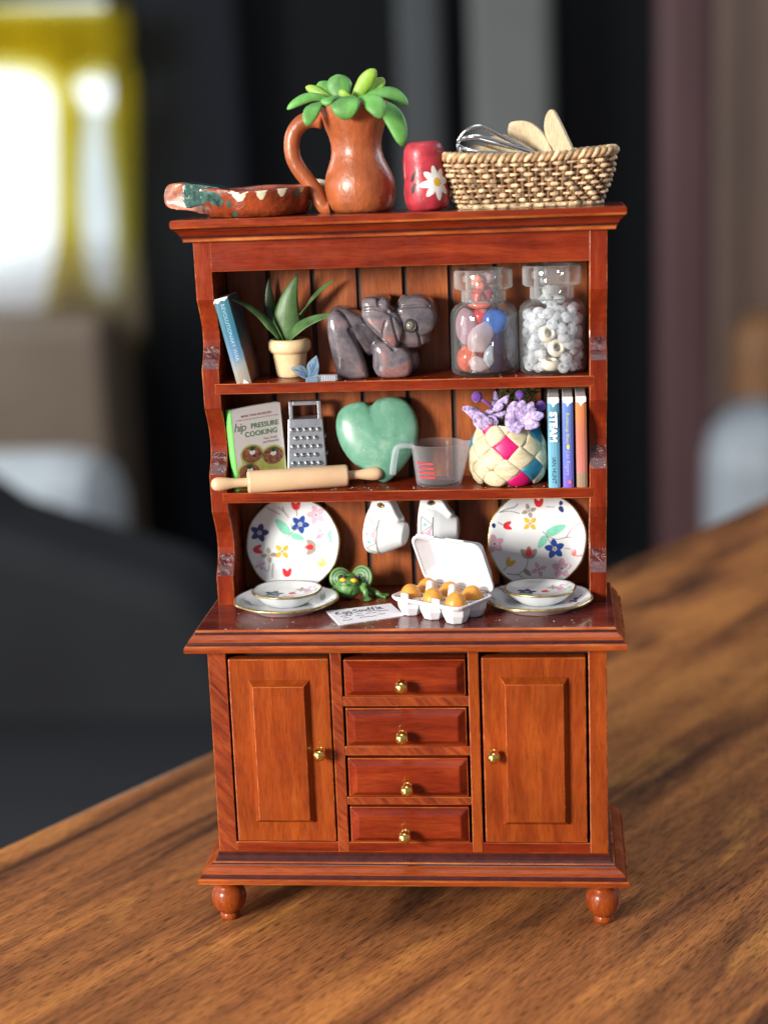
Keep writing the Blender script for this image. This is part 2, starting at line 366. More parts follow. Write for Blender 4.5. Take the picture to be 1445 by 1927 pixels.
panel('shutter', 'dim grey shutter behind the red mug', 'shutter', (775, 858, -60, 2000), 318, 6, plain('dim_grey_paint', (.085, .092, .095), .5, vs=.03), zmin=-75, bev=2)
panel('curtain', 'dark blue grey curtain left of the black opening', 'curtain', (330, 500, -60, 2000), 320, 4, plain('blue_black_cloth', (.010, .012, .018), .9, vs=.03), zmin=-75, bev=2)
panel('post', 'dark maroon wooden post rising behind the table', 'post', (1243, 1342, -80, 2000), 230, 12, plain('maroon_post', (.13, .056, .058), .5, vs=.03), zmin=-75, bev=2)
panel('bookcase', 'grey brown bookcase beside the maroon post', 'bookcase', (1346, 1700, -80, 2000), 270, 30, plain('grey_brown_board', (.27, .17, .125), .5, vs=.03), zmin=-75, bev=2)
panel('appliance', 'white appliance in front of the grey brown bookcase', 'appliance', (1338, 1560, 790, 1400), 215, 30, plain('white_enamel', (.50, .54, .58), .4, vs=.03), zmin=-75, bev=8)
panel('chest', 'orange brown wooden chest above the white appliance', 'chest', (1392, 1600, 600, 800), 250, 18, plain('orange_brown_chest', (.40, .19, .08), .5, vs=.05), zmin=-75, bev=5)
# dark armchair beyond the table's left edge
ac = thing('armchair', 'dark grey armchair beyond the table edge', 'armchair', (-70, 95, -75))
m_ac = plain('dark_upholstery', (.020, .021, .024), .85, vs=.1)
mb = MB(); prism(mb, [(-50, 38), (-50, 96), (-30, 97), (-12, 88), (8, 70), (22, 60), (40, 54), (46, 38)], -8, 8, T=lambda a, b, c: (a, c+20, b)); mb.build('backrest', m_ac, ac, bevel=3, seg=3)
mb = MB(); box(mb, -50, 48, -35, 28, 14, 42); mb.build('seat', m_ac, ac, bevel=3, seg=3)
for x in (-44, 42):
    for y in (-29, 22): mb = MB(); box(mb, x-3, x+3, y-3, y+3, 0, 15); mb.build('leg', m_ac, ac)

# ------------------------------------------------------------------ the dresser
HU = thing('dresser', 'cherry stained miniature kitchen dresser with open shelves, doors and drawers', 'dresser', (0, 0, 0))
def moulding(prof, mis, xb, yf, yb_, cap=True):
    mb = MB(); vs = []; n = len(prof)
    for o, z in prof: vs += [(-xb-o, yb_, z), (-xb-o, yf-o, z), (xb+o, yf-o, z), (xb+o, yb_, z)]
    fs = []; ms = []
    for i in range(n-1):
        for k in range(3): fs.append((i*4+k, i*4+k+1, i*4+5+k, i*4+4+k)); ms.append(mis[i])
        fs.append((i*4+3, i*4, i*4+4, i*4+7)); ms.append(0)
    fs += [(3, 2, 1, 0), tuple((n-1)*4+k for k in range(4))]; ms += [0, 0]
    return mb.add(vs, fs, ms)
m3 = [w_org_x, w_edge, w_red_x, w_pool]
# crown
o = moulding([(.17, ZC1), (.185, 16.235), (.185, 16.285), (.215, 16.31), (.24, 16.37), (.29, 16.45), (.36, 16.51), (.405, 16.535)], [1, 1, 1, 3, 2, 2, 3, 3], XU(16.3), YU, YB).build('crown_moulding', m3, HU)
o = moulding([(.33, 16.5355), (.40, 16.54), (.435, 16.555), (.455, 16.60), (.452, 16.69), (.435, 16.73), (.40, ZT)], [1, 1, 1, 2, 2, 1], XU(16.3)-.035, YU+.0, YB+.02).build('crown_board', [w_counter, w_edge, w_red_x], HU)
# header rail
mb = MB(); box(mb, -XU(15.9)+.399, XU(15.9)-.399, YU+.006, YU+.28, ZH, ZC1+.01); mb.build('header_rail', [w_red_x, w_edge], HU, bevel=.018)
mb = MB(); box(mb, -XU(16.2)+.1, XU(16.2)-.1, YU+.3, YB, 15.95, 16.2); mb.build('top_board', [w_dark], HU)
# scalloped sides
def side_profile():
    pr = [(YU, ZC1)]
    for zt_, zb_ in ((14.86, 13.22), (12.28, 10.66), (9.74, 8.14)):
        h = zt_-zb_
        for t, d in ((0, 0), (.05, .05), (.13, .14), (.24, .25), (.36, .34), (.48, .39), (.60, .40), (.70, .37), (.79, .30), (.87, .20), (.94, .09), (1, 0)): pr.append((YU+d, zt_-h*t))
    pr.append((YU, ZC)); pr += [(YB, ZC), (YB, ZC1)]
    return pr
for sg in (-1, 1):
    mb = MB(); pr = side_profile(); n = len(pr); vs = []
    for xo in (0, .41): vs += [(sg*(XU(z)-xo), y, z) for y, z in pr]
    fs = [tuple(range(n)), tuple(range(n, 2*n))[::-1]]+[(i, n+i, n+(i+1) % n, (i+1) % n) for i in range(n)]
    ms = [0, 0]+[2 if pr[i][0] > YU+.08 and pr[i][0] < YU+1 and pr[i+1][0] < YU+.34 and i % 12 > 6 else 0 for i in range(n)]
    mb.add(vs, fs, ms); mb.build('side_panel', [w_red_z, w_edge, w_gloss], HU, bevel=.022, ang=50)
# shelves
for zt_, zb_ in ((Z1, Z1B), (Z2, Z2B)):
    xx = XU(zt_)-.29; mb = MB(); box(mb, -xx, xx, YU-.012, YIN+.01, zb_, zt_); mb.build('shelf', [w_red_x, w_edge], HU, bevel=.02)
# tongue-and-groove back, one plank at a time
edges = [-4.42, -3.345, -2.26, -1.14, -.025, 1.08, 2.17, 3.27, 4.42]
for i in range(8):
    mb = MB(); box(mb, edges[i]+.045, edges[i+1]-.045, YIN+random.uniform(-.012, .012), YIN+.075, ZC, 15.95)
    mb.build('back_plank', [w_brn_z, w_dark], HU, bevel=.02)
mb = MB(); box(mb, -4.5, 4.5, YIN+.07, YB, ZC, 15.98); mb.build('backing_board', [w_dark], HU)
# counter
ct = [(.38, 6.902), (.43, 6.905), (.455, 6.93), (.458, 7.0), (.445, 7.045), (.425, 7.066), (.395, 7.07)]
moulding(ct, [0, 1, 0, 0, 1, 1], 4.642, 0, YB+.03).build('counter_lip', m3, HU)
ct = [(.392, 7.068), (.39, 7.10), (.375, 7.15), (.34, 7.205), (.29, 7.25), (.235, 7.29), (.222, 7.31), (.218, 7.355), (.205, 7.39), (.187, ZC)]
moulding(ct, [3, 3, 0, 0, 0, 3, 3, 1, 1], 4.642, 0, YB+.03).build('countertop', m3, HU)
mb = MB(); box(mb, -4.642-.186, 4.642+.186, -.186, YB+.029, ZC-.05, ZC+.0025); mb.build('counter_top_sheet', [w_counter], HU)
# base moulding, feet
bp = [(.42, 1.126), (.455, 1.13), (.468, 1.16), (.468, 1.235), (.455, 1.266), (.43, 1.27)]
moulding(bp, [1, 1, 0, 1, 1], 4.642, 0, YB+.03).build('plinth_lip', m3, HU)
bp = [(.415, 1.268), (.41, 1.30), (.39, 1.36), (.34, 1.42), (.26, 1.475), (.18, 1.515), (.16, 1.53), (.155, 1.56), (.136, 1.578), (.10, 1.585), (.055, 1.63), (.035, 1.70), (.03, 1.782)]
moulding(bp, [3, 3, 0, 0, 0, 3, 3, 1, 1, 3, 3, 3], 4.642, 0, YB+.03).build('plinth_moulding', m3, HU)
ft = [(0, 0), (.19, 0), (.225, .03), (.235, .09), (.215, .15), (.20, .175), (.26, .21), (.345, .29), (.405, .42), (.425, .56), (.405, .70), (.355, .80), (.30, .86), (.29, .90), (.33, .94), (.34, 1.0), (.33, 1.127), (0, 1.127)]
for x in (-4.52, 4.52):
    for y in (.16, 3.15): mb = MB(); lathe(mb, ft, 40); mb.build('bun_foot', [w_org_z], HU, loc=(x, y, 0))
# lower carcass
for sg in (-1, 1): mb = MB(); box(mb, *sorted((sg*4.638, sg*4.40)), .25, YB, 1.5, 6.95); mb.build('cabinet_side', [w_org_z, w_edge], HU, bevel=.02)
mb = MB(); box(mb, -4.5, 4.5, .55, YB-.01, 1.5, 6.95); mb.build('cabinet_box', [w_dark], HU)
for a, b, m_ in ((-4.645, -4.215, w_saw), (-1.755, -1.495, w_saw), (1.455, 1.705, w_org_z), (4.225, 4.645, w_org_z)):
    mb = MB(); box(mb, a, b, 0, .5, 1.783, 6.91); mb.build('stile', [m_, w_edge], HU, bevel=.022)
mb = MB(); box(mb, -4.22, 4.23, .012, .5, 1.783, 2.04); mb.build('bottom_rail', [w_red_x, w_edge], HU, bevel=.02)
for z0, z1_ in ((5.445, 5.69), (4.225, 4.455), (2.985, 3.185)):
    mb = MB(); box(mb, -1.50, 1.46, .02, .5, z0, z1_); mb.build('drawer_rail', [w_saw, w_edge], HU, bevel=.022)
def raised(mb, x0, x1, z0, z1, y0, y1, bw, T=None, mi=(0, 0, 0), bt=None):   # bevelled field from (x0..z1,y0) up to y1
    t = bt or bw
    vs = [(x0, y0, z0), (x1, y0, z0), (x1, y0, z1), (x0, y0, z1), (x0+bw, y1, z0+t), (x1-bw, y1, z0+t), (x1-bw, y1, z1-t), (x0+bw, y1, z1-t)]
    return mb.add(vs, [(0, 1, 5, 4), (1, 2, 6, 5), (2, 3, 7, 6), (3, 0, 4, 7), (4, 5, 6, 7), (3, 2, 1, 0)], 0)
def knob(parent, p):
    mb = MB(); kp = [(0, -.03), (.10, -.03), (.11, 0), (.10, .02), (.065, .04), (.06, .12), (.075, .15)]+[(.155*math.sin(a), .275-.155*math.cos(a)) for a in [.5+.22*k for k in range(13)]]
    kp[-1] = (0, .43)
    lathe(mb, kp, 28, T=lambda a, b, c: (a, -c, b)); fixn(mb.build('knob', [brass], parent, loc=p))
for (x0, x1, z0, z1_, p, kn) in ((-4.165, -1.79, 2.065, 6.63, (-3.71, -2.25, 2.55, 6.13), (-2.055, 4.36)), (1.77, 4.165, 2.065, 6.63, (2.19, 3.77, 2.52, 6.16), (2.02, 4.30))):
    mb = MB(); box(mb, x0, x1, -.02, .3, z0, z1_); d = mb.build('door', [w_org_z, w_edge], HU, bevel=.03, seg=3)
    mb = MB(); raised(mb, p[0], p[1], p[2], p[3], -.019, -.20, .125, bt=.13); fixn(mb.build('raised_panel', [w_org_z, w_edge], d, bevel=.010))
    knob(d, (kn[0], -.02, kn[1]))
for (z0, z1_, kx, kz) in ((5.715, 6.60, -.06, 6.07), (4.485, 5.415, -.09, 4.83), (3.215, 4.175, -.02, 3.54), (2.065, 2.95, -.11, 2.36)):
    mb = MB(); box(mb, -1.43, 1.395, -.03, .45, z0, z1_); d = mb.build('drawer', [w_red_x, w_edge], HU, bevel=.02)
    mb = MB(); raised(mb, -1.405, 1.37, z0+.025, z1_-.025, -.029, -.17, .17, bt=.14); fixn(mb.build('drawer_front', [w_red_x], d, bevel=.022))
    knob(d, (kx, -.17, kz))

# ------------------------------------------------------------------ on top of the dresser
def smooth_noise(p, k):
    return (math.sin(p.x*5.1*k+1.3)*math.sin(p.y*4.3*k+.4)+math.sin(p.z*6.2*k+p.x*3.1*k)*.7)*.5
clay = plain('bare_terracotta', (.34, .088, .028), .36, .2, 2.5, b=.6, bs=4.5, bd=.05, bst=(1.1, 1.1, .75), spec=.5, coat=.1)
clay_red = plain('glazed_red_clay', (.26, .045, .014), .18, .5, 2.2, b=.7, bs=5, bd=.05, coat=.6)
p_cream = plain('cream_glaze', (.72, .66, .46), .3, .15, b=.2, coat=.4)
p_green = plain('dark_green_glaze', (.040, .105, .085), .16, .6, 4, b=.7, bs=5, bd=.05, coat=.7)
p_pale = plain('pale_pink_slip', (.46, .16, .095), .35, .7, 2.5, b=.4, bs=10, coat=.4)
# painted clay dish
dc = Vector((-3.42, 2.98, ZT)); dish = thing('clay_dish', 'shallow red clay dish with cream drips and green glaze on its rim', 'dish', dc)
def dwob(r, z, a): return r*(1+.012*math.sin(3*a+.5)+.008*math.sin(7*a)), z*(1+.05*math.sin(2*a+1)+.03*math.sin(5*a))
mb = MB(); dp = [(0, 0), (1.12, 0), (1.20, .03), (1.27, .14), (1.33, .30), (1.38, .48), (1.41, .60), (1.40, .65), (1.36, .67), (1.31, .63), (1.24, .40), (1.10, .20), (.6, .12), (0, .12)]
lathe(mb, dp, 72, wob=dwob); mb.build('bowl', clay_red, dish)
def dwall(ao, h):       # a point on the outer wall, angle measured from the camera side
    a = -PI/2+ao; z = h
    for (r0, z0), (r1, z1_) in zip(dp[1:], dp[2:8]):
        if z0 <= z <= z1_: r = r0+(r1-r0)*(z-z0)/(z1_-z0+1e-9); break
    else: r = 1.41
    rr, zz = dwob(r+.006, z, a); return (rr*math.cos(a), rr*math.sin(a), zz)
def blob(cx, cy, rx, ry, n=14, seed=0, pt=0):
    rnd = random.Random(seed); return [(cx+rx*math.cos(2*PI*k/n)*(1+rnd.uniform(-.18, .18)), cy+ry*math.sin(2*PI*k/n)*(1+rnd.uniform(-.18, .18))-(pt if k == 3*n//4 else 0)) for k in range(n)]
for k, (ao, wd, h) in enumerate(((-.42, .11, .15), (-.10, .15, .24), (.26, .10, .22), (.62, .10, .19), (1.02, .07, .12))):
    mb = MB(); decal(mb, [(ao-wd, .645), (ao-wd*.8, .645-h*.5), (ao-wd*.3, .645-h), (ao+wd*.2, .645-h*.95), (ao+wd*.6, .645-h*.5), (ao+wd, .645)], dwall); mb.build('painted_drip', p_cream if k != 0 else p_pale, dish)
for (cx, cy, rx, ry, sd) in ((-.88, .50, .34, .14, 1), (-.60, .42, .16, .17, 2), (-.33, .33, .05, .08, 3), (-.25, .10, .06, .06, 4), (.95, .52, .11, .12, 5)):
    mb = MB(); decal(mb, [(a, min(.645, b)) for a, b in blob(cx, cy, rx, ry, 14, sd)], dwall); mb.build('glaze_patch', p_green, dish)
def lq(u, v): p = pb(u, v, 2.55); return (p.x-dc.x, max(.05, p.z-ZT), 0)
lo_ = catmull([lq(*q) for q in ((310, 356), (318, 346), (338, 344), (365, 347), (392, 350), (412, 356), (410, 398), (385, 402), (362, 396), (338, 394), (316, 390), (308, 376))], 3)
mb = MB(); prism(mb, [(p.x, p.y) for p in lo_], -.80, .10, T=lambda a, b, c: (a, c+(.35 if a < -1.9 else .2), b)); lug = link('lug', remesh(mb, 'lug', .035, 10, .5), p_pale, dish)
lg_ = catmull([lq(*q) for q in ((346, 346), (365, 345), (392, 348), (418, 353), (430, 372), (418, 388), (398, 392), (380, 386), (352, 390))], 3)
mb = MB(); prism(mb, [(p.x, p.y) for p in lg_], -.83, .13, T=lambda a, b, c: (a, c+.2, b)); link('glaze_band', remesh(mb, 'glaze_band', .035, 8, .5), p_green, dish)
mb = MB(); ellips(mb, (1.35, .75, .62), (.32, .28, .16)); mb.build('lug', p_cream, dish)
# terracotta jug
jc = Vector((-.93, 2.88, ZT)); jug = thing('clay_jug', 'terracotta jug with waisted body and long loop handle, holding green leaves', 'jug', jc)
k_ = 1/77.2
jp = [(400, 40), (399, 50), (392, 57), (380, 61), (362, 63.5), (346, 63), (332, 59), (318, 53.5), (304, 48), (292, 45.5), (280, 45.5), (266, 48), (250, 54), (234, 60), (220, 64), (208, 65.5), (204, 63), (205, 58), (214, 54), (240, 46), (270, 36)]
def jwob(r, z, a): return r*(1+.012*math.sin(2*a+z*2)+.008*math.sin(5*a+z*3)), z
mb = MB(); lathe(mb, [(0, 0)]+[(r*k_, max(0, (400-v)*k_)) for v, r in jp]+[(0, 1.6)], 56, wob=jwob, T=lambda a, b, c: (a-.05*c+.03, b, c)); mb.build('body', clay, jug)
hp = [(606, 226), (585, 224), (566, 232), (553, 250), (549, 272), (552, 296), (563, 318), (580, 340), (594, 360), (603, 378), (612, 391), (622, 396)]
pts = [pb(u, v, 2.78)-jc for u, v in hp]; pts = [Vector((p.x, -.10, max(p.z, .13))) for p in pts]
mb = MB(); tube(mb, catmull(pts, 4, False), [.195-.0004*i for i in range(45)], 16, flat=1.05); mb.build('handle', clay, jug)
# succulent in the jug
lf1 = plain('succulent_green', (.115, .33, .07), .5, .35, 1.6, sss=.25, sssr=.15, b=.3, bs=5, bd=.03)
lf2 = plain('succulent_lime', (.28, .48, .06), .5, .3, 1.6, sss=.25, sssr=.15, b=.3, bs=5, bd=.03)
suc = thing('succulent', 'bright green succulent with plump drooping leaves in the terracotta jug', 'plant', jc+Vector((0, 0, 2.3)))
so = jc+Vector((0, 0, 2.3))
def cp(u, v, y): return pb(530+u/5.78, 120+v/5.78, y)-so
for (b, c, t, wd, yb_, yc_, yt, m_, sd) in (
    ((560, 430), (330, 250), (60, 490), 105, 2.8, 2.7, 2.6, lf1, (0, .5, 1)), ((560, 430), (330, 380), (275, 670), 150, 2.7, 2.1, 1.95, lf1, (1, .2, .2)),
    ((600, 420), (420, 300), (262, 245), 95, 3.0, 3.1, 3.2, lf2, (0, .3, 1)), ((640, 430), (480, 330), (410, 190), 190, 3.0, 3.2, 3.3, lf1, (1, 0, .3)),
    ((660, 430), (620, 280), (610, 110), 240, 3.0, 3.15, 3.2, lf1, (1, 0, 0)), ((700, 400), (690, 300), (690, 605), 270, 2.8, 1.72, 1.84, lf1, (1, 0, 0)),
    ((770, 430), (860, 250), (1020, 55), 150, 3.0, 3.0, 2.95, lf2, (1, 0, .6)), ((820, 440), (960, 300), (1110, 150), 170, 3.1, 3.25, 3.3, lf2, (1, 0, .6)),
    ((820, 440), (1150, 170), (1365, 460), 150, 2.9, 3.0, 2.9, lf1, (.2, .7, .8)), ((760, 410), (1010, 290), (1075, 590), 180, 2.7, 2.0, 1.92, lf1, (1, .2, .5)),
    ((820, 440), (1240, 350), (1310, 890), 185, 2.8, 2.6, 2.45, lf1, (1, .3, .2)), ((700, 430), (520, 320), (470, 450), 150, 2.7, 1.95, 1.9, lf1, (1, 0, .2)),
    ((700, 430), (690, 330), (720, 300), 150, 2.8, 2.7, 2.7, lf2, (1, 0, 0))):
    mb = MB(); leaf(mb, cp(*b, yb_), cp(*c, yc_), cp(*t, yt), sd, wd/5.78*k_*1.14, .13, sh_succ, 18, keel=.12); mb.build('leaf', m_, suc)
mb = MB(); ellips(mb, (0, 0, -.25), (.5, .5, .3)); mb.build('stem_base', lf1, suc)
# red painted mug
redp = plain('red_acrylic_paint', (.40, .030, .045), .42, .35, 3, b=.6, bs=9, coat=.1)
wht = plain('white_paint', (.78, .77, .74), .45, .1); blk = plain('black_paint', (.012, .012, .015), .4)
yel = plain('yellow_paint', (.72, .40, .02), .45)
mc_ = Vector((.69, 2.45, ZT)); mug = thing('painted_mug', 'small red painted mug with a white daisy', 'mug', mc_, (0, math.radians(-3), 0))
mp = [(0, 0), (.36, 0), (.43, .03), (.475, .08), (.515, .22), (.53, .42), (.515, .60), (.475, .78), (.455, .92), (.455, 1.10), (.465, 1.28), (.448, 1.40), (.41, 1.49), (.345, 1.55), (.27, 1.575), (.20, 1.57), (.17, 1.53), (.16, 1.3), (0, 1.2)]
mb = MB(); lathe(mb, mp, 56, wob=lambda r, z, a: (r*(1+.015*math.sin(3*a+z)), z)); mb.build('body', redp, mug)
mb = MB(); tube(mb, catmull([(-.34, .24, 1.36), (-.43, .30, 1.24), (-.46, .32, .95), (-.45, .31, .68), (-.38, .26, .52)], 4, False), .07, 10, flat=1.2); mb.build('handle', plain('dark_crimson_paint', (.25, .012, .03), .3, coat=.4), mug)
def mwall(ao, h):
    a = -PI/2+ao
    for (r0, z0), (r1, z1_) in zip(mp[1:], mp[2:]):
        if z0 <= h <= z1_: r = r0+(r1-r0)*(h-z0)/(z1_-z0+1e-9); break
    r = r*(1+.015*math.sin(3*a+h))+.006; return (r*math.cos(a), r*math.sin(a), h)
fx, fy = .62, .64
for k, (an, l) in enumerate(((1.75, .42), (2.5, .44), (3.25, .50), (3.95, .46), (4.75, .46), (5.45, .42), (.9, .40), (.1, .40))):
    mb = MB(); decal(mb, [(fx+(a-fx)*1.9, b) for a, b in petal(fx, fy, an, .08, l*.92, .17)], mwall, rings=4); mb.build('painted_petal', wht, mug)
mb = MB(); decal(mb, [(fx+.17*math.cos(a*PI/6), fy+.10*math.sin(a*PI/6)) for a in range(12)], lambda a, b: Vector(mwall(a, b))*1.0+Vector((0, -.006, 0))); mb.build('flower_centre', yel, mug)
for cx, cy, an in ((-.55, .80, .7), (-.50, .55, .75)):
    mb = MB(); decal(mb, petal(cx, cy, an, -.16, .16, .15), mwall); mb.build('painted_leaf', blk, mug)
# woven basket with utensils
straw = plain('pale_straw', (.62, .44, .26), .55, .8, 6, b=.6, bs=30); straw_d = plain('brown_straw', (.24, .115, .05), .6, .4, 6, b=.4, bs=25)
bc = Vector((3.02, 2.92, ZT)); bas = thing('wicker_basket', 'oblong straw coloured wicker basket holding a whisk and wooden spatulas', 'basket', bc, (0, 0, math.radians(2)))
BH = 1.12
def bsh(s, t, off=0):          # s around, t height 0..1
    hl = 1.60+.38*t+.05*math.sin(PI*t); hw = .72+.26*t; a = s
    c, d = math.cos(a), math.sin(a); e = .55
    x = hl*math.copysign(abs(c)**e, c); y = hw*math.copysign(abs(d)**e, d)
    nx, ny = math.copysign(abs(c)**1.2, c), math.copysign(abs(d)**1.2, d); l = math.hypot(nx, ny) or 1
    return Vector((x+nx/l*off, y+ny/l*off, BH*t+.10*t*t*(x/2.0)**2*(.6 if x < 0 else .9)))
# even spacing round the rim
A = [2*PI*k/1440 for k in range(1440)]; cum = [0]
for i in range(1440): cum.append(cum[-1]+(bsh(A[(i+1) % 1440], .5)-bsh(A[i], .5)).length)
def arc(f):
    t = (f % 1.0)*cum[-1]; lo, hi = 0, 1440
    while hi-lo > 1:
        md = (lo+hi)//2
        if cum[md] <= t: lo = md
        else: hi = md
    return A[lo % 1440]+(t-cum[lo])/max(1e-9, cum[lo+1]-cum[lo])*2*PI/1440
mb = MB(); NN = 96; rows = [0, .2, .4, .6, .8, 1.0]
vs = [bsh(arc(k/NN), t, -.06) for t in rows for k in range(NN)]+[bsh(arc(k/NN), t, -.12) for t in rows[::-1] for k in range(NN)]
fs = [(i*NN+k, i*NN+(k+1) % NN, (i+1)*NN+(k+1) % NN, (i+1)*NN+k) for i in range(11) for k in range(NN)]
fs += [tuple(range(NN))[::-1], tuple(11*NN+k for k in range(NN))]
mb.add(vs, fs, 0, True); fixn(mb.build('inner_wall', straw_d, bas))
NST = 62
for k in range(NST):
    s = arc((k+.5)/NST); mb = MB(); tube(mb, [bsh(s, t, -.01) for t in (0.02, .25, .5, .75, .98)], .042, 6); mb.build('stake', straw_d, bas)
for r in range(9):
    t = .055+r*.102; mb = MB(); pts = []; n = NST*6
    for k in range(n):
        f = k/n; pts.append(bsh(arc(f), t+.01*math.sin(f*37+r), .012+.055*math.sin(PI*NST*f+PI*r+PI/2*0)))
    tube(mb, pts, [.041*(1+.35*math.sin(k*.37+r)) for k in range(n)], 6, closed=True, flat=.9); mb.build('weave_strand', straw, bas)
mb = MB(); tube(mb, [bsh(arc(k/120), .0, .02)+Vector((0, 0, .055)) for k in range(120)], .06, 8, closed=True); mb.build('base_hoop', straw, bas)
for ph in (0, 1):
    mb = MB(); pts = []
    for k in range(480):
        f = k/480; q = 2*PI*34*f+PI*ph; b0 = bsh(arc(f), 1.0, .055*math.cos(q)); pts.append(b0+Vector((0, 0, .02+.06*math.sin(q))))
    tube(mb, pts, .062, 7, closed=True); mb.build('rim_braid', straw if ph else plain('tan_straw', (.46, .28, .13), .55, .35, 7, b=.4), bas)
steel = plain('chromed_steel', (.80, .82, .84), .12, .03, metal=1.0)
# whisk
wt, wh = pb(862, 268, 2.55), pb(1012, 290, 2.75); wdir = (wt-wh); wl = wdir.length; wdir.normalize(); wn = wdir.cross(Vector((0, -1, .25))).normalized(); wm = wdir.cross(wn)
wk = thing('whisk', 'small chrome wire whisk lying in the wicker basket', 'whisk', wh)
for k in range(4):
    an = PI*k/4+.25; sd = wn*math.cos(an)+wm*math.sin(an); pts = []
    for j in range(-16, 17):
        e = abs(j)/16; q = 1-e**1.7                     # 0 at the handle, 1 at the tip
        wid = .47*(q/.72 if q < .72 else math.sqrt(max(0, 1-((q-.72)/.28)**2)))
        pts.append(wdir*(wl*q)+sd*math.copysign(wid, j))
    mb = MB(); tube(mb, catmull(pts, 2, False), .040, 8, cap=False); mb.build('wire_loop', steel, wk)
mb = MB(); tube(mb, [wdir*(-.9+.03*i) for i in range(31)], .06, 10); mb.build('handle', steel, wk)
mb = MB(); tube(mb, [wdir*(-.55+.55*i/96)+(wn*math.cos(i*.9)+wm*math.sin(i*.9))*.075 for i in range(97)], .03, 6); mb.build('coil', plain('dull_steel', (.55, .56, .57), .3, metal=1.0), wk)
# spatulas
pale = wood('pale_bare_wood', (.46, .34, .20), (.56, .425, .26), (.63, .49, .31), 'z', gs=1.6, rough=.65, coat=0, b=.2)
def paddle(name, label, poly, y, lean, th=.10, grp=None):
    P = [pb(u, v, y) for u, v in poly]; o = sum(P, Vector())/len(P); base = Vector((o.x, y, min(p.z for p in P)))
    mb = MB(); pts = catmull([(p.x-base.x, p.z-base.z, 0) for p in P], 3)
    prism(mb, [(p.x, p.y) for p in pts], -th/2, th/2, T=lambda a, b, c: (a*math.cos(lean)-c*math.sin(lean), a*math.sin(lean)+c*math.cos(lean)+b*.12, b))
    tag(mb.build(name, pale, loc=base, bevel=.02), label, name.split('_')[-1], grp)
paddle('wooden_spatula', 'pale wooden spatula with pointed blade standing tallest in the basket', [(1037, 205), (1029, 212), (1024, 228), (1024, 246), (1031, 266), (1043, 284), (1050, 330), (1066, 345), (1095, 330), (1087, 296), (1072, 262), (1055, 228), (1044, 209)], 2.75, -.35, .15)
paddle('wooden_spatula', 'pale wooden spatula with broad blunt blade behind the whisk handle', [(955, 238), (960, 229), (983, 226), (1003, 232), (1022, 248), (1036, 270), (1046, 300), (1042, 340), (1005, 340), (985, 290), (963, 262), (954, 250)], 3.05, -.3, .13)
paddle('wooden_spoon', 'pale wooden spoon lying low beside the whisk wires', [(881, 283), (888, 273), (905, 274), (940, 284), (985, 297), (985, 330), (960, 330), (900, 306), (883, 296)], 2.75, -.2, .1)
paddle('wooden_fork', 'pale square ended wooden fork behind the whisk wires', [(912, 261), (932, 255), (951, 252), (975, 270), (1000, 292), (1000, 330), (960, 330), (935, 300), (914, 282)], 3.15, -.2, .1)

# ------------------------------------------------------------------ upper shelf
paper = plain('paper_pages', (.72, .70, .67), .7, .08, 20)
def m_book(name, stops, axis='z', lo=0, hi=2.1, rough=.3, speck=0):
    m, nt, out = nodes(name); tc = coords(nt); sx = nt.nodes.new('ShaderNodeSeparateXYZ'); nt.links.new(tc, sx.inputs[0])
    mr = nt.nodes.new('ShaderNodeMapRange'); mr.inputs[1].default_value = lo; mr.inputs[2].default_value = hi
    nz = noise(nt, tc, 3.0, 4); ad = nt.nodes.new('ShaderNodeMath'); ad.operation = 'MULTIPLY_ADD'; ad.inputs[1].default_value = .5; nt.links.new(nz, ad.inputs[0]); nt.links.new(sx.outputs[{'x': 0, 'y': 1, 'z': 2}[axis]], ad.inputs[2])
    nt.links.new(ad.outputs[0], mr.inputs[0])
    principled(nt, out, ramp(nt, mr.outputs[0], stops), rough, coat=.3); return m
# leaning book
lb = thing('book', 'thin blue book leaning against the side of the top shelf', 'book', (-3.60, 1.98, Z1+.0), (0, math.radians(-12.5), 0))
bm_ = m_book('night_sky_cover', [(.0, (.26, .20, .14)), (.22, (.24, .25, .23)), (.36, (.09, .18, .30)), (.6, (.03, .14, .21)), (1, (.04, .15, .20))], 'z', .2, 2.4)
bm2 = m_book('dusk_cover', [(.0, (.09, .06, .07)), (.18, (.34, .13, .06)), (.40, (.20, .15, .15)), (.62, (.04, .12, .17)), (1, (.03, .07, .10))], 'z', .2, 2.4)
mb = MB(); box(mb, -.36, 0, .02, 1.32, .0, 2.10); mb.build('cover', [bm2], lb, bevel=.02)
mb = MB(); prism(mb, [(-.362, .03), (-.35, -.012), (-.27, -.032), (-.18, -.038), (-.09, -.032), (-.01, -.012), (.002, .03)], .004, 2.096); fixn(mb.build('spine', [bm_], lb))
mb = MB(); box(mb, -.33, -.03, .06, 1.28, 2.09, 2.112); mb.build('page_block', [paper], lb)
mb = MB(); prism(mb, [(-.30, 2.115), (-.36, 2.115), (-.36, 2.0), (-.33, 2.04), (-.26, 1.99), (-.18, 2.06), (-.1, 2.03), (-.02, 2.08), (0, 2.115)], -.043, -.036, T=lambda a, b, c: (a, c, b)); fixn(mb.build('torn_paper_edge', [paper], lb))
mb = MB(); prism(mb, [(-.22, 0), (-.14, .13), (-.06, .02), (-.03, 0)], -.045, -.036, T=lambda a, b, c: (a, c, b)); fixn(mb.build('torn_paper_edge', [paper], lb))
mb = MB(); text(mb, 'REVOLUTIONARY WAR', .125, lambda a, b: (-.21+b, -.041, 1.28-a), align='CENTER', space=1.05); mb.build('lettering', [plain('pale_blue_print', (.30, .48, .62), .5)], lb)
mb = MB(); rnd = random.Random(3)
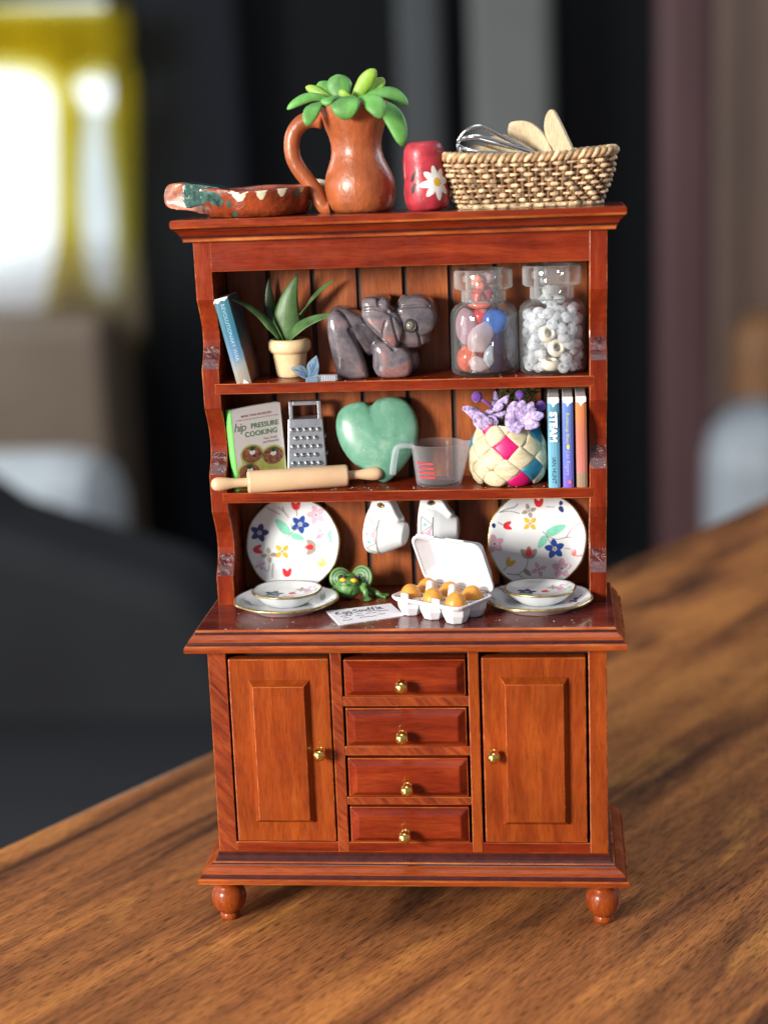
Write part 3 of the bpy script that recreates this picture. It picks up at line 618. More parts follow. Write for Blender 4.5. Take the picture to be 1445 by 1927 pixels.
for k in range(60):
    t = rnd.random(); y = .55+.25*t+rnd.gauss(0, .07); z = 1.45-.9*t+rnd.gauss(0, .10); s_ = .008+.008*rnd.random()
    mb.add([(.0025, y-s_, z), (.0025, y, z-s_), (.0025, y+s_, z), (.0025, y, z+s_)], [(0, 1, 2, 3)])
o = mb.build('printed_sparks', [plain('pale_print', (.35, .32, .36), .5)], lb); o['kind'] = 'stuff'
# aloe in wooden pot
ap = Vector((-2.80, 2.95, Z1)); alo = thing('potted_aloe', 'small aloe with pointed green leaves in a pale wooden pot', 'plant', ap)
potw = plain('turned_pale_wood', (.72, .52, .29), .42, .14, 2.5, b=.15, bs=14, coat=.15)
mb = MB(); lathe(mb, [(0, 0), (.30, 0), (.335, .03), (.355, .1), (.415, .55), (.42, .58), (.46, .60), (.505, .66), (.52, .75), (.505, .85), (.46, .91), (.40, .92), (.37, .88), (.36, .80), (0, .80)], 48); mb.build('pot', potw, alo)
mb = MB(); ellips(mb, (0, 0, .80), (.37, .37, .07)); mb.build('soil', plain('dark_soil', (.05, .035, .02), .9, .4, 20, b=.6), alo)
aloe1 = plain('aloe_green', (.065, .135, .042), .45, .35, 3, b=.35, bs=8, bd=.02, bst=(2, 2, .4)); aloe2 = plain('aloe_dark_green', (.03, .06, .026), .4, .2, 1.5)
def ac_(u, v, y): return pb(380+u/3.141, 480+v/3.141, y)-ap
for b, c, t, wd, ys, m_, sd in (
    ((470, 500), (360, 300), (148, 252), 78, (2.8, 2.6, 2.3), aloe1, (0, .8, .8)), ((480, 500), (380, 330), (398, 130), 110, (3.1, 3.2, 3.3), aloe2, (1, .3, 0)),
    ((510, 505), (470, 300), (566, 112), 178, (2.9, 2.8, 3.0), aloe1, (1, 0, .1)), ((545, 500), (610, 250), (795, 138), 85, (3.05, 3.15, 3.2), aloe1, (.5, .4, .8)),
    ((520, 505), (600, 370), (822, 344), 92, (2.8, 2.55, 2.4), aloe1, (.1, .6, .9))):
    mb = MB(); leaf(mb, ac_(*b, ys[0]), ac_(*c, ys[1]), ac_(*t, ys[2]), sd, wd/3.141*k_, .06, sh_aloe, 16, keel=.34); mb.build('leaf', m_, alo)
# butterfly
bfm = m_translucent('pale_blue_resin', (.30, .46, .60), .62, .15, .3); bfo = pz(583, 727, Z1); bfo = Vector((pb(583, 722, 1.96).x, 1.96, Z1))
bf = thing('butterfly_charm', 'translucent pale blue butterfly charm with a ribbed clear tail', 'charm', bfo)
def bq(u, v, y=1.96): p = pb(540+u/13.14, 655+v/13.14, y)-bfo; return (p.x, p.z)
def flat(name, poly, y0, th, tw, m_, sub=2):
    pts = catmull([bq(*p)+(0,) for p in poly], sub); cx = sum(p.x for p in pts)/len(pts)
    mb = MB(); prism(mb, [(p.x, max(p.y, .0)) for p in pts], -th/2, th/2, T=lambda a, b, c: (a, y0+c+(a-cx)*tw, b)); return fixn(mb.build(name, m_, bf, bevel=.012))
wl_ = flat('wing', [(115, 510), (160, 450), (360, 420), (470, 500), (510, 640), (490, 760), (350, 715), (250, 640)], -.02, .06, .3, bfm)
wr_ = flat('wing', [(480, 500), (530, 350), (690, 205), (740, 185), (800, 420), (770, 610), (730, 690), (520, 730)], .0, .06, -.3, bfm)
flat('body', [(490, 720), (620, 690), (760, 690), (775, 800), (765, 850), (560, 850), (490, 840)], -.06, .16, 0, bfm)
flat('tail', [(745, 655), (1235, 648), (1250, 785), (770, 850)], -.02, .12, 0, m_translucent('clear_resin', (.75, .82, .88), .5, .1), 1)
for k in range(6):
    u = 880+60*k; p0, p1 = bq(u, 665), bq(u+5, 800); mb = MB(); box(mb, p0[0]-.012, p0[0]+.012, -.095, -.079, max(.005, p1[1]), p0[1]); mb.build('rib', m_translucent('white_resin', (.85, .9, .95), .8, .2), bf)
vein = plain('blue_vein', (.06, .13, .26), .4)
for wg, lines, tw in ((wr_, (((560, 690), (640, 560), (720, 260)), ((570, 700), (590, 560), (560, 400)), ((600, 700), (700, 600), (760, 480)), ((560, 690), (610, 600), (640, 380))), -.3), (wl_, (((480, 700), (380, 600), (180, 500)), ((480, 690), (400, 560), (330, 460)), ((480, 720), (400, 670), (300, 620))), .3)):
    cx = sum(v.co.x for v in wg.data.vertices)/len(wg.data.vertices)/S; yy = 0 if tw < 0 else -.02
    for ln in lines:
        mb = MB(); pts = catmull([bq(*q)+(0,) for q in ln], 4, False); tube(mb, [(p.x, yy-.034+(p.x-cx)*tw, max(p.y, .02)) for p in pts], .014, 5); mb.build('vein', vein, wg)
# carved elephant
def m_stone():
    m, nt, out = nodes('grey_pink_rhodonite'); v = coords(nt)
    a = noise(nt, v, 1.1, 5, .55, .6); b_ = noise(nt, v, 7, 6, .65); c_ = noise(nt, v, .9, 3)
    col = ramp(nt, a, [(.33, (.045, .040, .050)), (.45, (.120, .104, .118)), (.53, (.165, .135, .145)), (.575, (.24, .120, .115)), (.72, (.31, .165, .16))])
    col = mix(nt, col, ramp(nt, b_, [(.3, .6), (.7, 1.25)]), .7, 'MULTIPLY'); principled(nt, out, col, .2, coat=.5, spec=.5, sss=.06, sssr=.1); return m
st = m_stone(); eo_ = Vector((pb(720, 650, 2.75).x, 2.78, Z1)); ele = thing('elephant_carving', 'polished grey and pink stone elephant carving on the top shelf', 'figurine', eo_)
ek = 1/6.283/76.6
def eq(u, v, d): return ((u-690)*ek, d*ek, max(0, (1040-v)*ek))
def eprism(mb, poly, d0, d1):            # carved slab with rounded edges and a slightly domed face
    pts = catmull([(a, b, 0) for a, b in poly], 3); n = len(pts); cx = sum(p.x for p in pts)/n; cy = sum(p.y for p in pts)/n; t = d1-d0; vs = []
    lv = [(.0, d0-.10*t), (.35, d0-.09*t), (.6, d0-.04*t), (.78, d0+.02*t), (.90, d0+.10*t), (.97, d0+.22*t), (1, d0+.40*t), (1, d1-.35*t), (.95, d1-.15*t), (.82, d1-.04*t), (.5, d1), (.0, d1)]
    for s_, d in lv: vs += [eq(cx+(p.x-cx)*s_, cy+(p.y-cy)*s_, d) for p in pts]
    mb.add(vs, [(i*n+k, i*n+(k+1) % n, (i+1)*n+(k+1) % n, (i+1)*n+k) for i in range(len(lv)-1) for k in range(n)], 0, True)
def eell(mb, u, v, d, ru, rv, rd, rot=0): ellips(mb, eq(u, v, d), (ru*ek, rd*ek, rv*ek), 28, 18, rot=Matrix.Rotation(rot, 3, 'Y'))
mb = MB()
eprism(mb, [(85, 350), (105, 275), (180, 228), (300, 235), (400, 285), (500, 340), (660, 420), (720, 600), (700, 700), (560, 815), (480, 740), (400, 560), (250, 600), (110, 600)], -230, 260)   # trunk of the body
eprism(mb, [(82, 420), (110, 290), (200, 250), (310, 330), (390, 470), (470, 720), (535, 985), (505, 1040), (235, 1040), (165, 930), (105, 650)], -330, -60)   # near hind leg
eprism(mb, [(110, 560), (300, 560), (330, 1000), (300, 1040), (140, 1040), (115, 900)], 30, 300)
eprism(mb, [(620, 620), (850, 640), (1010, 740), (1045, 850), (1040, 960), (975, 1040), (690, 1040), (597, 945), (590, 800)], -320, -30)  # near fore leg
eprism(mb, [(800, 640), (1060, 760), (1100, 900), (1080, 1000), (1000, 1040), (850, 1040)], 30, 280)
eprism(mb, [(700, 300), (830, 245), (880, 190), (930, 130), (1050, 112), (1190, 122), (1290, 200), (1340, 360), (1310, 480), (1255, 560), (1240, 650), (1180, 695), (1080, 725), (850, 700), (720, 560)], -270, 230)  # head with the trunk curled back over it
eprism(mb, [(900, 250), (1010, 235), (1240, 235), (1320, 330), (1290, 500), (1180, 560), (1060, 560), (950, 430)], -320, -200)
eprism(mb, [(495, 260), (515, 130), (610, 104), (690, 122), (704, 165), (722, 122), (800, 132), (830, 240), (905, 310), (965, 440), (950, 560), (900, 660), (850, 692), (720, 600), (560, 440), (495, 330)], -400, -170)  # near ear
eprism(mb, [(505, 210), (560, 125), (760, 125), (800, 240), (700, 400), (530, 320)], -180, 330)
me = remesh(mb, 'body', .017, 8, .5)
grooves = [([(495, 345), (600, 455), (740, 590), (845, 705)], 30, .075, 1e9), ([(500, 235), (640, 222), (780, 268), (900, 345), (950, 430)], 22, .05, 1e9), ([(846, 345), (875, 480), (912, 660)], 22, .05, 1e9),
    ([(775, 375), (748, 460), (728, 560)], 18, .04, 1e9), ([(830, 240), (960, 235), (1110, 225), (1250, 240)], 20, .05, 1e9), ([(1115, 470), (1140, 570), (1145, 690)], 22, .06, 1e9), ([(690, 125), (700, 200), (800, 260)], 22, .05, 1e9), ([(350, 470), (440, 640), (540, 900)], 30, .06, 1e9)]
for v in me.vertices:
    x, y, z = v.co/S; u_, w_ = x/ek+690, 1040-z/ek
    if y > .10: continue
    for pl, wd, dp_, _ in grooves:
        best = 1e9
        for (a0, b0), (a1, b1) in zip(pl, pl[1:]):
            dx, dy = a1-a0, b1-b0; t = max(0, min(1, ((u_-a0)*dx+(w_-b0)*dy)/(dx*dx+dy*dy))); best = min(best, math.hypot(u_-a0-t*dx, w_-b0-t*dy))
        if best < wd: v.co.y += dp_*S*(1-(best/wd)**2)
link('body', me, st, ele)
mb = MB(); ellips(mb, eq(1042, 440, -325), (.115, .09, .115)); ob = mb.build('eye', plain('olive_stone_eye', (.16, .15, .12), .15, coat=.6), ele)
mb = MB(); c0 = Vector(eq(1042, 440, -330)); tube(mb, [c0+Vector((.135*math.cos(2*PI*i/24), -.01, .135*math.sin(2*PI*i/24))) for i in range(24)], .03, 8, closed=True); mb.build('eye_socket', plain('dark_stone_groove', (.035, .03, .03), .4), ele)
# glass jars
def jar(name, label, cx, cy, r, zsh, znk, zrm, ztop, rn, rr):
    t = thing(name, label, 'jar', (cx, cy, Z1)); a = [z-Z1 for z in (zsh, znk, zrm, ztop)]
    pr = [(0, 0), (r*.80, .0), (r*.90, .012), (r*.97, .05), (r, .13), (r, a[0]), (r*.985, a[0]+.09), (r*.93, a[0]+.19), (r*.84, a[0]+.27), (r*.74, a[0]+.315), (rn+.03, a[1]), (rn, a[1]+.04), (rn, a[2]-.03), (rn+.03, a[2]), (rr-.04, a[2]+.01), (rr, a[2]+.05), (rr, a[3]-.06), (rr-.03, a[3]-.01), (rr-.08, a[3])]
    inn = [(rn-.06, a[3]-.005), (rn-.10, a[3]-.06), (rn-.10, a[1]), (rn-.02, a[1]-.03), (r*.80, a[0]+.20), (r*.90, a[0]+.09), (r-.065, a[0]-.03), (r-.065, .17), (r*.80, .09), (0, .085)]
    mb = MB(); lathe(mb, pr[:12]+inn[3:], 72); mb.build('body', glass, t)
    mb = MB(); lathe(mb, pr[11:]+inn[:3]+[pr[11]], 72); fixn(mb.build('rim', thick, t))
    return t
J1, J2 = (1.915, 2.735), (3.52, 2.72)
jar('glass_jar', 'clear glass jar filled with coloured gemstone chips', J1[0], J1[1], .805, 14.22, 14.55, 14.86, 15.33, .525, .69)
jar('glass_jar', 'clear glass jar filled with translucent white beads', J2[0], J2[1], .80, 14.25, 14.58, 14.90, 15.39, .52, .69)
def gem(col, rough=.12, sss=.5):
    if sss >= .5: return m_translucent('gem_clear_%d' % int(col[1]*999), col, .80, .12, .4, 1.2)
    return gem_(col, rough, sss)
def gem_(col, rough, sss): return plain('gem_%d' % int(col[0]*999+col[2]*99), col, rough, .3, 4, coat=.5, sss=sss, sssr=.2)
g_rose = gem((.68, .44, .52)); g_red = gem((.50, .035, .03), .15, .15); g_blue = gem((.035, .12, .42), .2, .05); g_org = gem((.62, .13, .07), .15, .3)
g_pale = gem((.78, .66, .70)); g_dark = gem((.03, .022, .07), .1, 0); g_clear = gem((.35, .40, .45), .08, .1); g_am = gem((.16, .14, .26), .15, .3); g_mag = gem((.42, .05, .11), .12, .2)
def stone(label, u, v, rx, ry, m_, front=.0, seed=0, rz=0):
    y = J1[1]-.30+front; p = pb(840+u/5.16, 490+v/5.16, y); q = 1.12/5.16/77.5; rnd = random.Random(seed)
    # keep the stone inside the glass
    rmax = .70 if p.z < 14.3 else .40
    ry_ = min(rx, ry)*q*.9; dx, dy = p.x-J1[0], p.y-J1[1]; l = math.hypot(dx, dy); lim = max(.02, rmax-max(rx*q*.9, ry_)*.92)
    if l > lim: p.x, p.y = J1[0]+dx*lim/l, J1[1]+dy*lim/l
    p.z = max(p.z, Z1+.09+ry*q*.9)
    ks = [(Vector((rnd.gauss(0, 1), rnd.gauss(0, 1), rnd.gauss(0, 1))).normalized(), rnd.uniform(.70, .9)) for _ in range(9)]
    def fn(d):
        r = 1.0
        for k, c in ks:
            dt = d.dot(k)
            if dt > 1e-3: r = min(r, c/dt)
        return r
    mb = MB(); ellips(mb, (0, 0, 0), (rx*q, ry_, ry*q), 24, 16, rot=Matrix.Rotation(rz, 3, 'Y'), fn=fn)
    tag(mb.build('gemstone', m_, loc=p), label, 'gemstone', 'gemstone chips in the glass jar')
for k, a in enumerate((
    ('large rose quartz chip against the jar wall', 170, 640, 95, 160, g_rose, .0, 0), ('small square red chip under the jar shoulder', 330, 545, 78, 75, g_red, .1, 0),
    ('bright blue lapis chip in the jar', 500, 600, 115, 125, g_blue, -.1, .5), ('oval pale pink quartz chip at the centre of the jar', 325, 760, 110, 155, g_pale, -.32, .45),
    ('big dark purple chip in the jar', 510, 880, 115, 200, g_dark, -.15, 0), ('grey sparkling chip beside the dark purple chip', 425, 930, 52, 100, g_clear, -.33, .2),
    ('orange red chip at the bottom of the jar', 170, 960, 95, 125, g_org, -.05, 0), ('flat pale quartz chip on the jar floor', 300, 1035, 100, 75, g_pale, -.35, .2),
    ('dull violet chip behind the blue lapis chip', 600, 800, 80, 170, g_am, .2, 0), ('deep red chip behind the pale pink quartz', 300, 900, 90, 110, g_red, .2, 0),
    ('red chip stuck in the jar neck', 300, 330, 55, 60, g_red, .1, 0), ('magenta chip stuck in the jar neck', 395, 310, 50, 62, g_mag, .2, 0), ('orange chip under the jar rim', 330, 250, 50, 45, g_org, .1, 0),
    ('red chip lying across the base of the jar neck', 310, 430, 100, 40, g_org, .1, 0), ('pink red chip in the jar mouth', 310, 190, 62, 50, g_org, .15, 0),
    ('pale pink chip in the jar mouth', 410, 170, 60, 58, g_rose, .3, 0), ('rose chip behind the small red chip', 420, 520, 90, 80, g_rose, .5, 0), ('grey violet chip low at the back of the jar', 560, 1020, 90, 70, g_am, .4, 0))):
    stone(a[0], *a[1:7], seed=k+1, rz=a[7])
# beads
bd = m_translucent('frosted_white_bead', (.94, .97, 1.0), .74, .2, .5, 1.25); bdm = MB()
lathe(bdm, [(.022, -.06), (.06, -.088), (.10, -.08), (.128, -.04), (.134, 0), (.128, .04), (.10, .08), (.06, .088), (.022, .06), (.022, -.06)], 18)
bme = bdm.mesh('bead'); rnd = random.Random(11); placed = []
def try_bead(x, y, z, r, gap=.93):
    for a in placed:
        if (a[0]-x)**2+(a[1]-y)**2+(a[2]-z)**2 < ((a[3]+r)*gap)**2: return False
    placed.append((x, y, z, r)); return True
cream = plain('cream_pony_bead', (.74, .70, .58), .3, .06, coat=.3); ponym = MB()
lathe(ponym, [(.095, -.10), (.12, -.125), (.17, -.115), (.205, -.06), (.215, 0), (.205, .06), (.17, .115), (.12, .125), (.095, .10), (.095, -.10)], 28); pme = ponym.mesh('pony_bead')
for (u, v, rot) in ((975, 710, (1.2, .5, .4)), (1065, 850, (1.25, .5, .3)), (1010, 1005, (.25, .1, 0))):
    p = pb(840+u/5.16, 490+v/5.16, J2[1]-.46); p.z = max(p.z, Z1+.22); placed.append((p.x, p.y, p.z, .20))
    tag(link('pony_bead', pme, cream, loc=p, rot=rot), 'larger cream ring bead with a wide hole among the white beads', 'bead', 'cream ring beads in the jar')
n = 0
for layer in range(14):
    z = Z1+.18+layer*.098
    for att in range(400):
        a = rnd.uniform(-PI, PI); rr = .60*math.sqrt(rnd.uniform(.0, 1)) if att % 2 else .60; x, y = J2[0]+rr*math.cos(a), J2[1]+rr*math.sin(a); zz = z+rnd.uniform(-.03, .03)
        if zz > Z1+1.50: continue
        if try_bead(x, y, zz, .118):
            tag(link('bead', bme, bd, loc=(x, y, zz), rot=(rnd.uniform(-1.6, 1.6), rnd.uniform(-1, 1), rnd.uniform(0, 3))), 'small translucent white ring bead in the glass jar', 'bead', 'white beads in the jar'); n += 1
for x, y, z in ((0, -.1, 1.66), (.16, .05, 1.78), (-.15, .08, 1.80), (.05, .1, 1.98), (-.1, -.1, 2.02)):
    tag(link('bead', bme, bd, loc=(J2[0]+x, J2[1]+y, Z1+z-.08), rot=(rnd.uniform(-1.6, 1.6), rnd.uniform(-1, 1), 0)), 'small translucent white ring bead in the glass jar', 'bead', 'white beads in the jar')
print('beads', n)

# ------------------------------------------------------------------ lower shelf
# cookbook, turned so that its spine faces the light
ck = thing('cookbook', 'pale cookbook with green spine and bowls of stew on its cover', 'book', (-4.10, 2.13, Z2), (math.radians(-2), math.radians(-2), math.radians(36)))
CW, CT, CH = 1.36, .24, 1.98
grn = plain('bright_green_cloth', (.16, .62, .12), .4, .08, coat=.2)
def m_cover():
    m, nt, out = nodes('cookbook_cover'); tc = coords(nt); sx = nt.nodes.new('ShaderNodeSeparateXYZ'); nt.links.new(tc, sx.inputs[0])
    mr = nt.nodes.new('ShaderNodeMapRange'); mr.inputs[1].default_value = 0; mr.inputs[2].default_value = 2; nt.links.new(sx.outputs[2], mr.inputs[0])
    principled(nt, out, ramp(nt, mr.outputs[0], [(.0, (.45, .47, .10)), (.22, (.50, .53, .22)), (.40, (.60, .58, .54)), (1, (.60, .57, .58))]), .3, coat=.3); return m
mb = MB(); box(mb, .0, CW, 0, CT, 0, CH); mb.build('cover', [m_cover()], ck, bevel=.015)
mb = MB(); prism(mb, [(.012, -.004), (-.02, .01), (-.045, .05), (-.055, CT/2), (-.045, CT-.05), (-.02, CT-.01), (.012, CT+.004)], .0, CH+.004); fixn(mb.build('spine', [grn], ck))
mb = MB(); box(mb, .03, CW-.03, .03, CT-.03, CH-.01, CH+.006); mb.build('page_block', [paper], ck)
cov = lambda dy: (lambda a, b: (a, -.003-dy, b))
tg = plain('green_title_ink', (.05, .20, .07), .5); ti = plain('grey_green_ink', (.12, .20, .14), .5); tr_ = plain('dark_red_ink', (.28, .07, .08), .5)
def cover_text(body, size, x, z, m_, **k):
    mb = MB(); f = cov(.001); text(mb, body, size, lambda a, b: f(a+x, b+z), **k); mb.build('lettering', [m_], ck)
cover_text('hip', .30, .20, 1.43, ti, shear=.28, align='CENTER', space=.9)
cover_text('PRESSURE', .172, .875, 1.46, tg, bold=.003, space=1.0); cover_text('COOKING', .178, .76, 1.27, tg, bold=.003, space=1.05)
cover_text('MORE THAN 200 RECIPES', .072, .68, 1.76, tr_, bold=.001); cover_text('to Help You Get the Most Out of Your Pressure Cooker', .049, .70, 1.685, tr_)
cover_text('Fast, Fresh,', .082, 1.0, 1.145, tr_); cover_text('and Flavorful', .082, 1.0, 1.055, tr_)
olive = plain('printed_olive_bowl', (.36, .36, .09), .4); stew = plain('printed_stew', (.20, .075, .04), .5, .9, 14); parsley = plain('printed_parsley', (.03, .09, .03), .5); curd = plain('printed_cream', (.62, .58, .55), .5)
for bx, bz, br in ((.46, .83, .30), (1.02, .72, .31), (.35, .40, .31)):
    f = cov(.001); mb = MB(); decal(mb, [(bx-br, bz), (bx-br*.85, bz-.42)]+[(bx+br*.85, bz-.42), (bx+br, bz)], f, rings=1); mb.build('printed_bowl', [olive], ck)
    for k, (rs, m_, sq, oz) in enumerate(((1.03, olive, .80, 0), (.90, stew, .76, 0))):
        f = cov(.0016+.0006*k); mb = MB(); decal(mb, [(bx+br*rs*math.cos(a*PI/12), bz+br*rs*sq*math.sin(a*PI/12)) for a in range(24)], f, rings=2); mb.build('printed_bowl', [m_], ck)
    f = cov(.0030); rnd = random.Random(int(bx*100))
    for k in range(9):
        a = rnd.uniform(0, 6.3); rr = br*.6*math.sqrt(rnd.random()); m_ = (plain('printed_orange', (.42, .17, .05), .5) if k % 2 else plain('printed_bean', (.12, .04, .05), .5))
        mb = MB(); decal(mb, blob(bx+rr*math.cos(a), bz+rr*.75*math.sin(a), .045, .032, 8, k), f, rings=1); mb.build('printed_stew_piece', [m_], ck)
    f = cov(.0036); mb = MB(); decal(mb, blob(bx+.02, bz+.05, .075, .06, 10, 5), f, rings=1); mb.build('printed_cream', [curd], ck)
    f = cov(.0042)
    for q in range(4): mb = MB(); decal(mb, petal(bx+.03, bz+.09, 1.1+q*.45, 0, .13, .05), f, rings=1); mb.build('printed_herb', [parsley], ck)
# box grater
tin = plain('cast_grey_metal', (.46, .50, .55), .32, .15, 3, metal=.85, b=.15, bs=10)
tin_d = plain('dark_grey_metal', (.16, .17, .18), .4, .15, 3, metal=.6)
go = Vector((pb(577, 850, 2.75).x, 2.72, Z2)); gt = thing('box_grater', 'grey metal box grater with open handle behind the rolling pin', 'grater', go, (0, 0, math.radians(5)))
GH = 1.62
def gw(z): t = z/GH; return .50-.085*t, .0+.10*t, .80-.16*t        # half width, front y, back y
def gbox(mb, z0, z1_, e=0):
    a, f0, b0 = gw(z0); c, f1, b1 = gw(z1_)
    mb.add([(-a, f0, z0), (a, f0, z0), (a, b0, z0), (-a, b0, z0), (-c, f1, z1_), (c, f1, z1_), (c, b1, z1_), (-c, b1, z1_)], [(0, 3, 2, 1), (4, 5, 6, 7), (0, 1, 5, 4), (1, 2, 6, 5), (2, 3, 7, 6), (3, 0, 4, 7)])
mb = MB(); gbox(mb, 0, GH); mb.build('body', [tin, plain('bright_metal_edge', (.75, .78, .82), .3, metal=.9)], gt, bevel=.025)
mb = MB()
for x0, x1, z0, z1_ in ((-.39, -.30, GH-.01, GH+.42), (.30, .39, GH-.01, GH+.42), (-.301, .301, GH+.32, GH+.42)): box(mb, x0, x1, .20, .46, z0, z1_)
mb.build('handle', [tin], gt, bevel=.015)
bz_ = MB(); ellips(bz_, (0, 0, 0), (.072, .05, .062), 14, 8); bme1 = bz_.mesh('tooth')
bz_ = MB(); ellips(bz_, (0, -.022, .018), (.042, .036, .036), 12, 6); bme2 = bz_.mesh('hole')
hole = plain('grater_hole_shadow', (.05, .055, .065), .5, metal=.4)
for r in range(7):
    z = 1.36-r*.205; k5 = 5 if r % 2 == 0 else 4; _, fy, _ = gw(z)
    for k in range(k5):
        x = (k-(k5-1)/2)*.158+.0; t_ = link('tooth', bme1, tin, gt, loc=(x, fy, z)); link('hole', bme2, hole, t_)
for k in range(3):
    z = 1.18-.42*k; hw, f0, b0 = gw(z); mb = MB(); tube(mb, [(hw-.005, f0+.15, z-.05), (hw+.02, (f0+b0)/2, z), (hw-.005, b0-.15, z-.05)], .04, 8); mb.build('slicing_blade', [tin], gt)
# rolling pin
rp0, rp1 = pz(397, 912, Z2+.272), pz(720, 890, Z2+.272); rd = rp1-rp0; RL = rd.length
rp = thing('rolling_pin', 'pale wooden rolling pin lying along the front of the lower shelf', 'rolling pin', rp0, (0, PI/2, math.atan2(rd.y, rd.x)))
pin = plain('pale_beech', (.62, .415, .245), .42, .06, 1.5, b=.12, bs=6, coat=.05); RT = lambda a, b, c: (a, b, c)
h0, h1 = .875, RL-.86
mb = MB(); lathe(mb, [(0, h0), (.235, h0), (.262, h0+.02), (.270, h0+.06), (.270, h1-.06), (.262, h1-.02), (.235, h1), (0, h1)], 40); mb.build('roller', pin, rp)
for sg, e in ((1, 0), (-1, RL)):
    pr = [(0, 0), (.05, .005), (.11, .035), (.15, .09), (.165, .16), (.162, .26), (.145, .38), (.122, .50), (.11, .60), (.11, .89)]
    mb = MB(); lathe(mb, [(r, e+sg*z) for r, z in pr], 28); fixn(mb.build('handle', pin, rp))
# aventurine heart
def m_avent():
    m, nt, out = nodes('green_aventurine'); v = coords(nt); a = noise(nt, v, 1.3, 5, .6, .5); b_ = noise(nt, v, 26, 3)
    col = ramp(nt, a, [(.3, (.070, .21, .14)), (.5, (.12, .29, .20)), (.72, (.26, .42, .33))])
    col = mix(nt, col, (.50, .72, .60), ramp(nt, b_, [(.66, 0.0), (.74, .6)])); principled(nt, out, col, .33, coat=.10, spec=.35, sss=.25, sssr=.15); return m
ht = [(697, 763), (710, 752), (735, 747), (760, 753), (779, 774), (787, 804), (783, 835), (770, 862), (751, 886), (737, 899), (725, 904), (712, 900), (690, 886), (662, 865), (642, 838), (632, 808), (634, 781), (647, 765), (668, 757), (685, 757)]
hy = 3.02; ho = pb(712, 830, hy); hpts = catmull([(pb(u, v, hy)-ho) for u, v in ht], 4)
zmin = min(p.z for p in hpts); ho = Vector((ho.x, hy, Z2-zmin+.005)); mb = MB(); vs = []; fs = []; n = len(hpts); NR = 14
cen = Vector((-.02, 0, .03))
for sg in (-1, 1):
    b0 = len(vs)
    for r in range(NR+1):
        s = math.cos(PI/2*r/NR); d = .34*math.sin(PI/2*r/NR)**.8
        for p in hpts:
            h_ = Vector((p.x, 0, p.z))-cen; an_ = math.atan2(h_.z, h_.x); e_ = Vector((.86*math.cos(an_), 0, .86*math.sin(an_))); q = cen+h_.lerp(e_, min(1, (1-s)*1.6))*s; vs.append((q.x, sg*d+q.z*.16, q.z))
    for r in range(NR):
        for k in range(n): f = (b0+r*n+k, b0+r*n+(k+1) % n, b0+(r+1)*n+(k+1) % n, b0+(r+1)*n+k); fs.append(f)
mb.add(vs, fs, 0, True); o = fixn(mb.build('stone_heart', m_avent(), loc=ho)); tag(o, 'polished green stone heart leaning on the back planks', 'stone heart')
# measuring cup
mco = Vector((.735, 2.62, Z2)); mcup = thing('measuring_cup', 'clear plastic measuring cup with red marks and hooked handle', 'measuring cup', mco)
plas = m_translucent('clear_plastic', (.80, .82, .86), .07, .08, .5, 6)
cpz = [(0, .0), (.50, 0), (.535, .02), (.545, .06), (.645, .96), (.665, .985), (.665, 1.01), (.64, 1.02), (.615, 1.0), (.605, .95), (.51, .10), (.48, .07), (0, .06)]
def cwob(r, z, a):      # pouring lip towards +x
    d = math.atan2(math.sin(a), math.cos(a)); k = max(0, 1-abs(d)/.36)**1.5*max(0, (z-.62)/.4); return r+.19*k, z+.04*k
mb = MB(); lathe(mb, cpz, 72, wob=cwob); mb.build('body', plas, mcup)
plas2 = m_translucent('thick_clear_plastic', (.72, .80, .84), .42, .12, .45)
mb = MB(); pts = catmull([(-.58, 0, .93), (-.80, -.03, .955), (-.98, -.04, .90), (-1.05, -.05, .70), (-1.12, -.06, .26)], 5, False); tube(mb, pts, [.075]*len(pts), 4, flat=1.5); mb.build('handle', plas2, mcup)
red_ink = plain('red_marking', (.62, .03, .05), .4)
def cw(ao, h): a = -PI/2+ao; r = .545+(h-.06)/.9*.10+.004; return (r*math.cos(a), r*math.sin(a), h)
for k, h in enumerate((.60, .485, .37, .26)):
    mb = MB(); stroke(mb, [(-.80+.02*k+.66*i/10, h) for i in range(11)], .042, cw); mb.build('red_mark', red_ink, mcup)
    mb = MB(); decal(mb, [(-.86+.02*k+.055*math.cos(a*PI/5), h+.03*math.sin(a*PI/5)+.01) for a in range(10)], cw, rings=1); mb.build('red_mark', red_ink, mcup)
# palm-leaf basket with felt flowers
po = Vector((2.415, 2.73, Z2)); pbk = thing('palm_basket', 'little round palm strip basket with pink and teal strips, full of purple flowers', 'basket', po)
palm = wood('dry_palm_leaf', (.48, .40, .24), (.64, .56, .37), (.72, .66, .48), 'x', gs=2.5, rough=.5, coat=.05, b=.3); pink = plain('magenta_palm', (.62, .008, .14), .4, .12, 6, b=.25); teal = plain('teal_palm', (.02, .19, .30), .4, .18, 6, b=.25)
def prf(z):
    pts = [(0, .72), (.12, .82), (.32, .90), (.55, .93), (.80, .91), (1.05, .85), (1.28, .74), (1.45, .66)]
    for (z0, r0), (z1_, r1) in zip(pts, pts[1:]):
        if z <= z1_: t = max(0, (z-z0)/(z1_-z0)); return r0+(r1-r0)*t
    return pts[-1][1]
def ps(th, z, off=0): r = prf(z)+off; return Vector((r*math.sin(th), -r*.88*math.cos(th), z))
mb = MB(); lathe(mb, [(0, .02)]+[(prf(z)-.05, z) for z in (.02, .2, .4, .6, .8, 1.0, 1.2, 1.36)]+[(0, 1.2)], 40, T=lambda a, b, c: (a, b*.88, c)); mb.build('lining', straw_d, pbk)
NP = 8; dth = 2*PI/NP; hz = .30
pinks = {(0, 3): pink, (0, 1): pink}
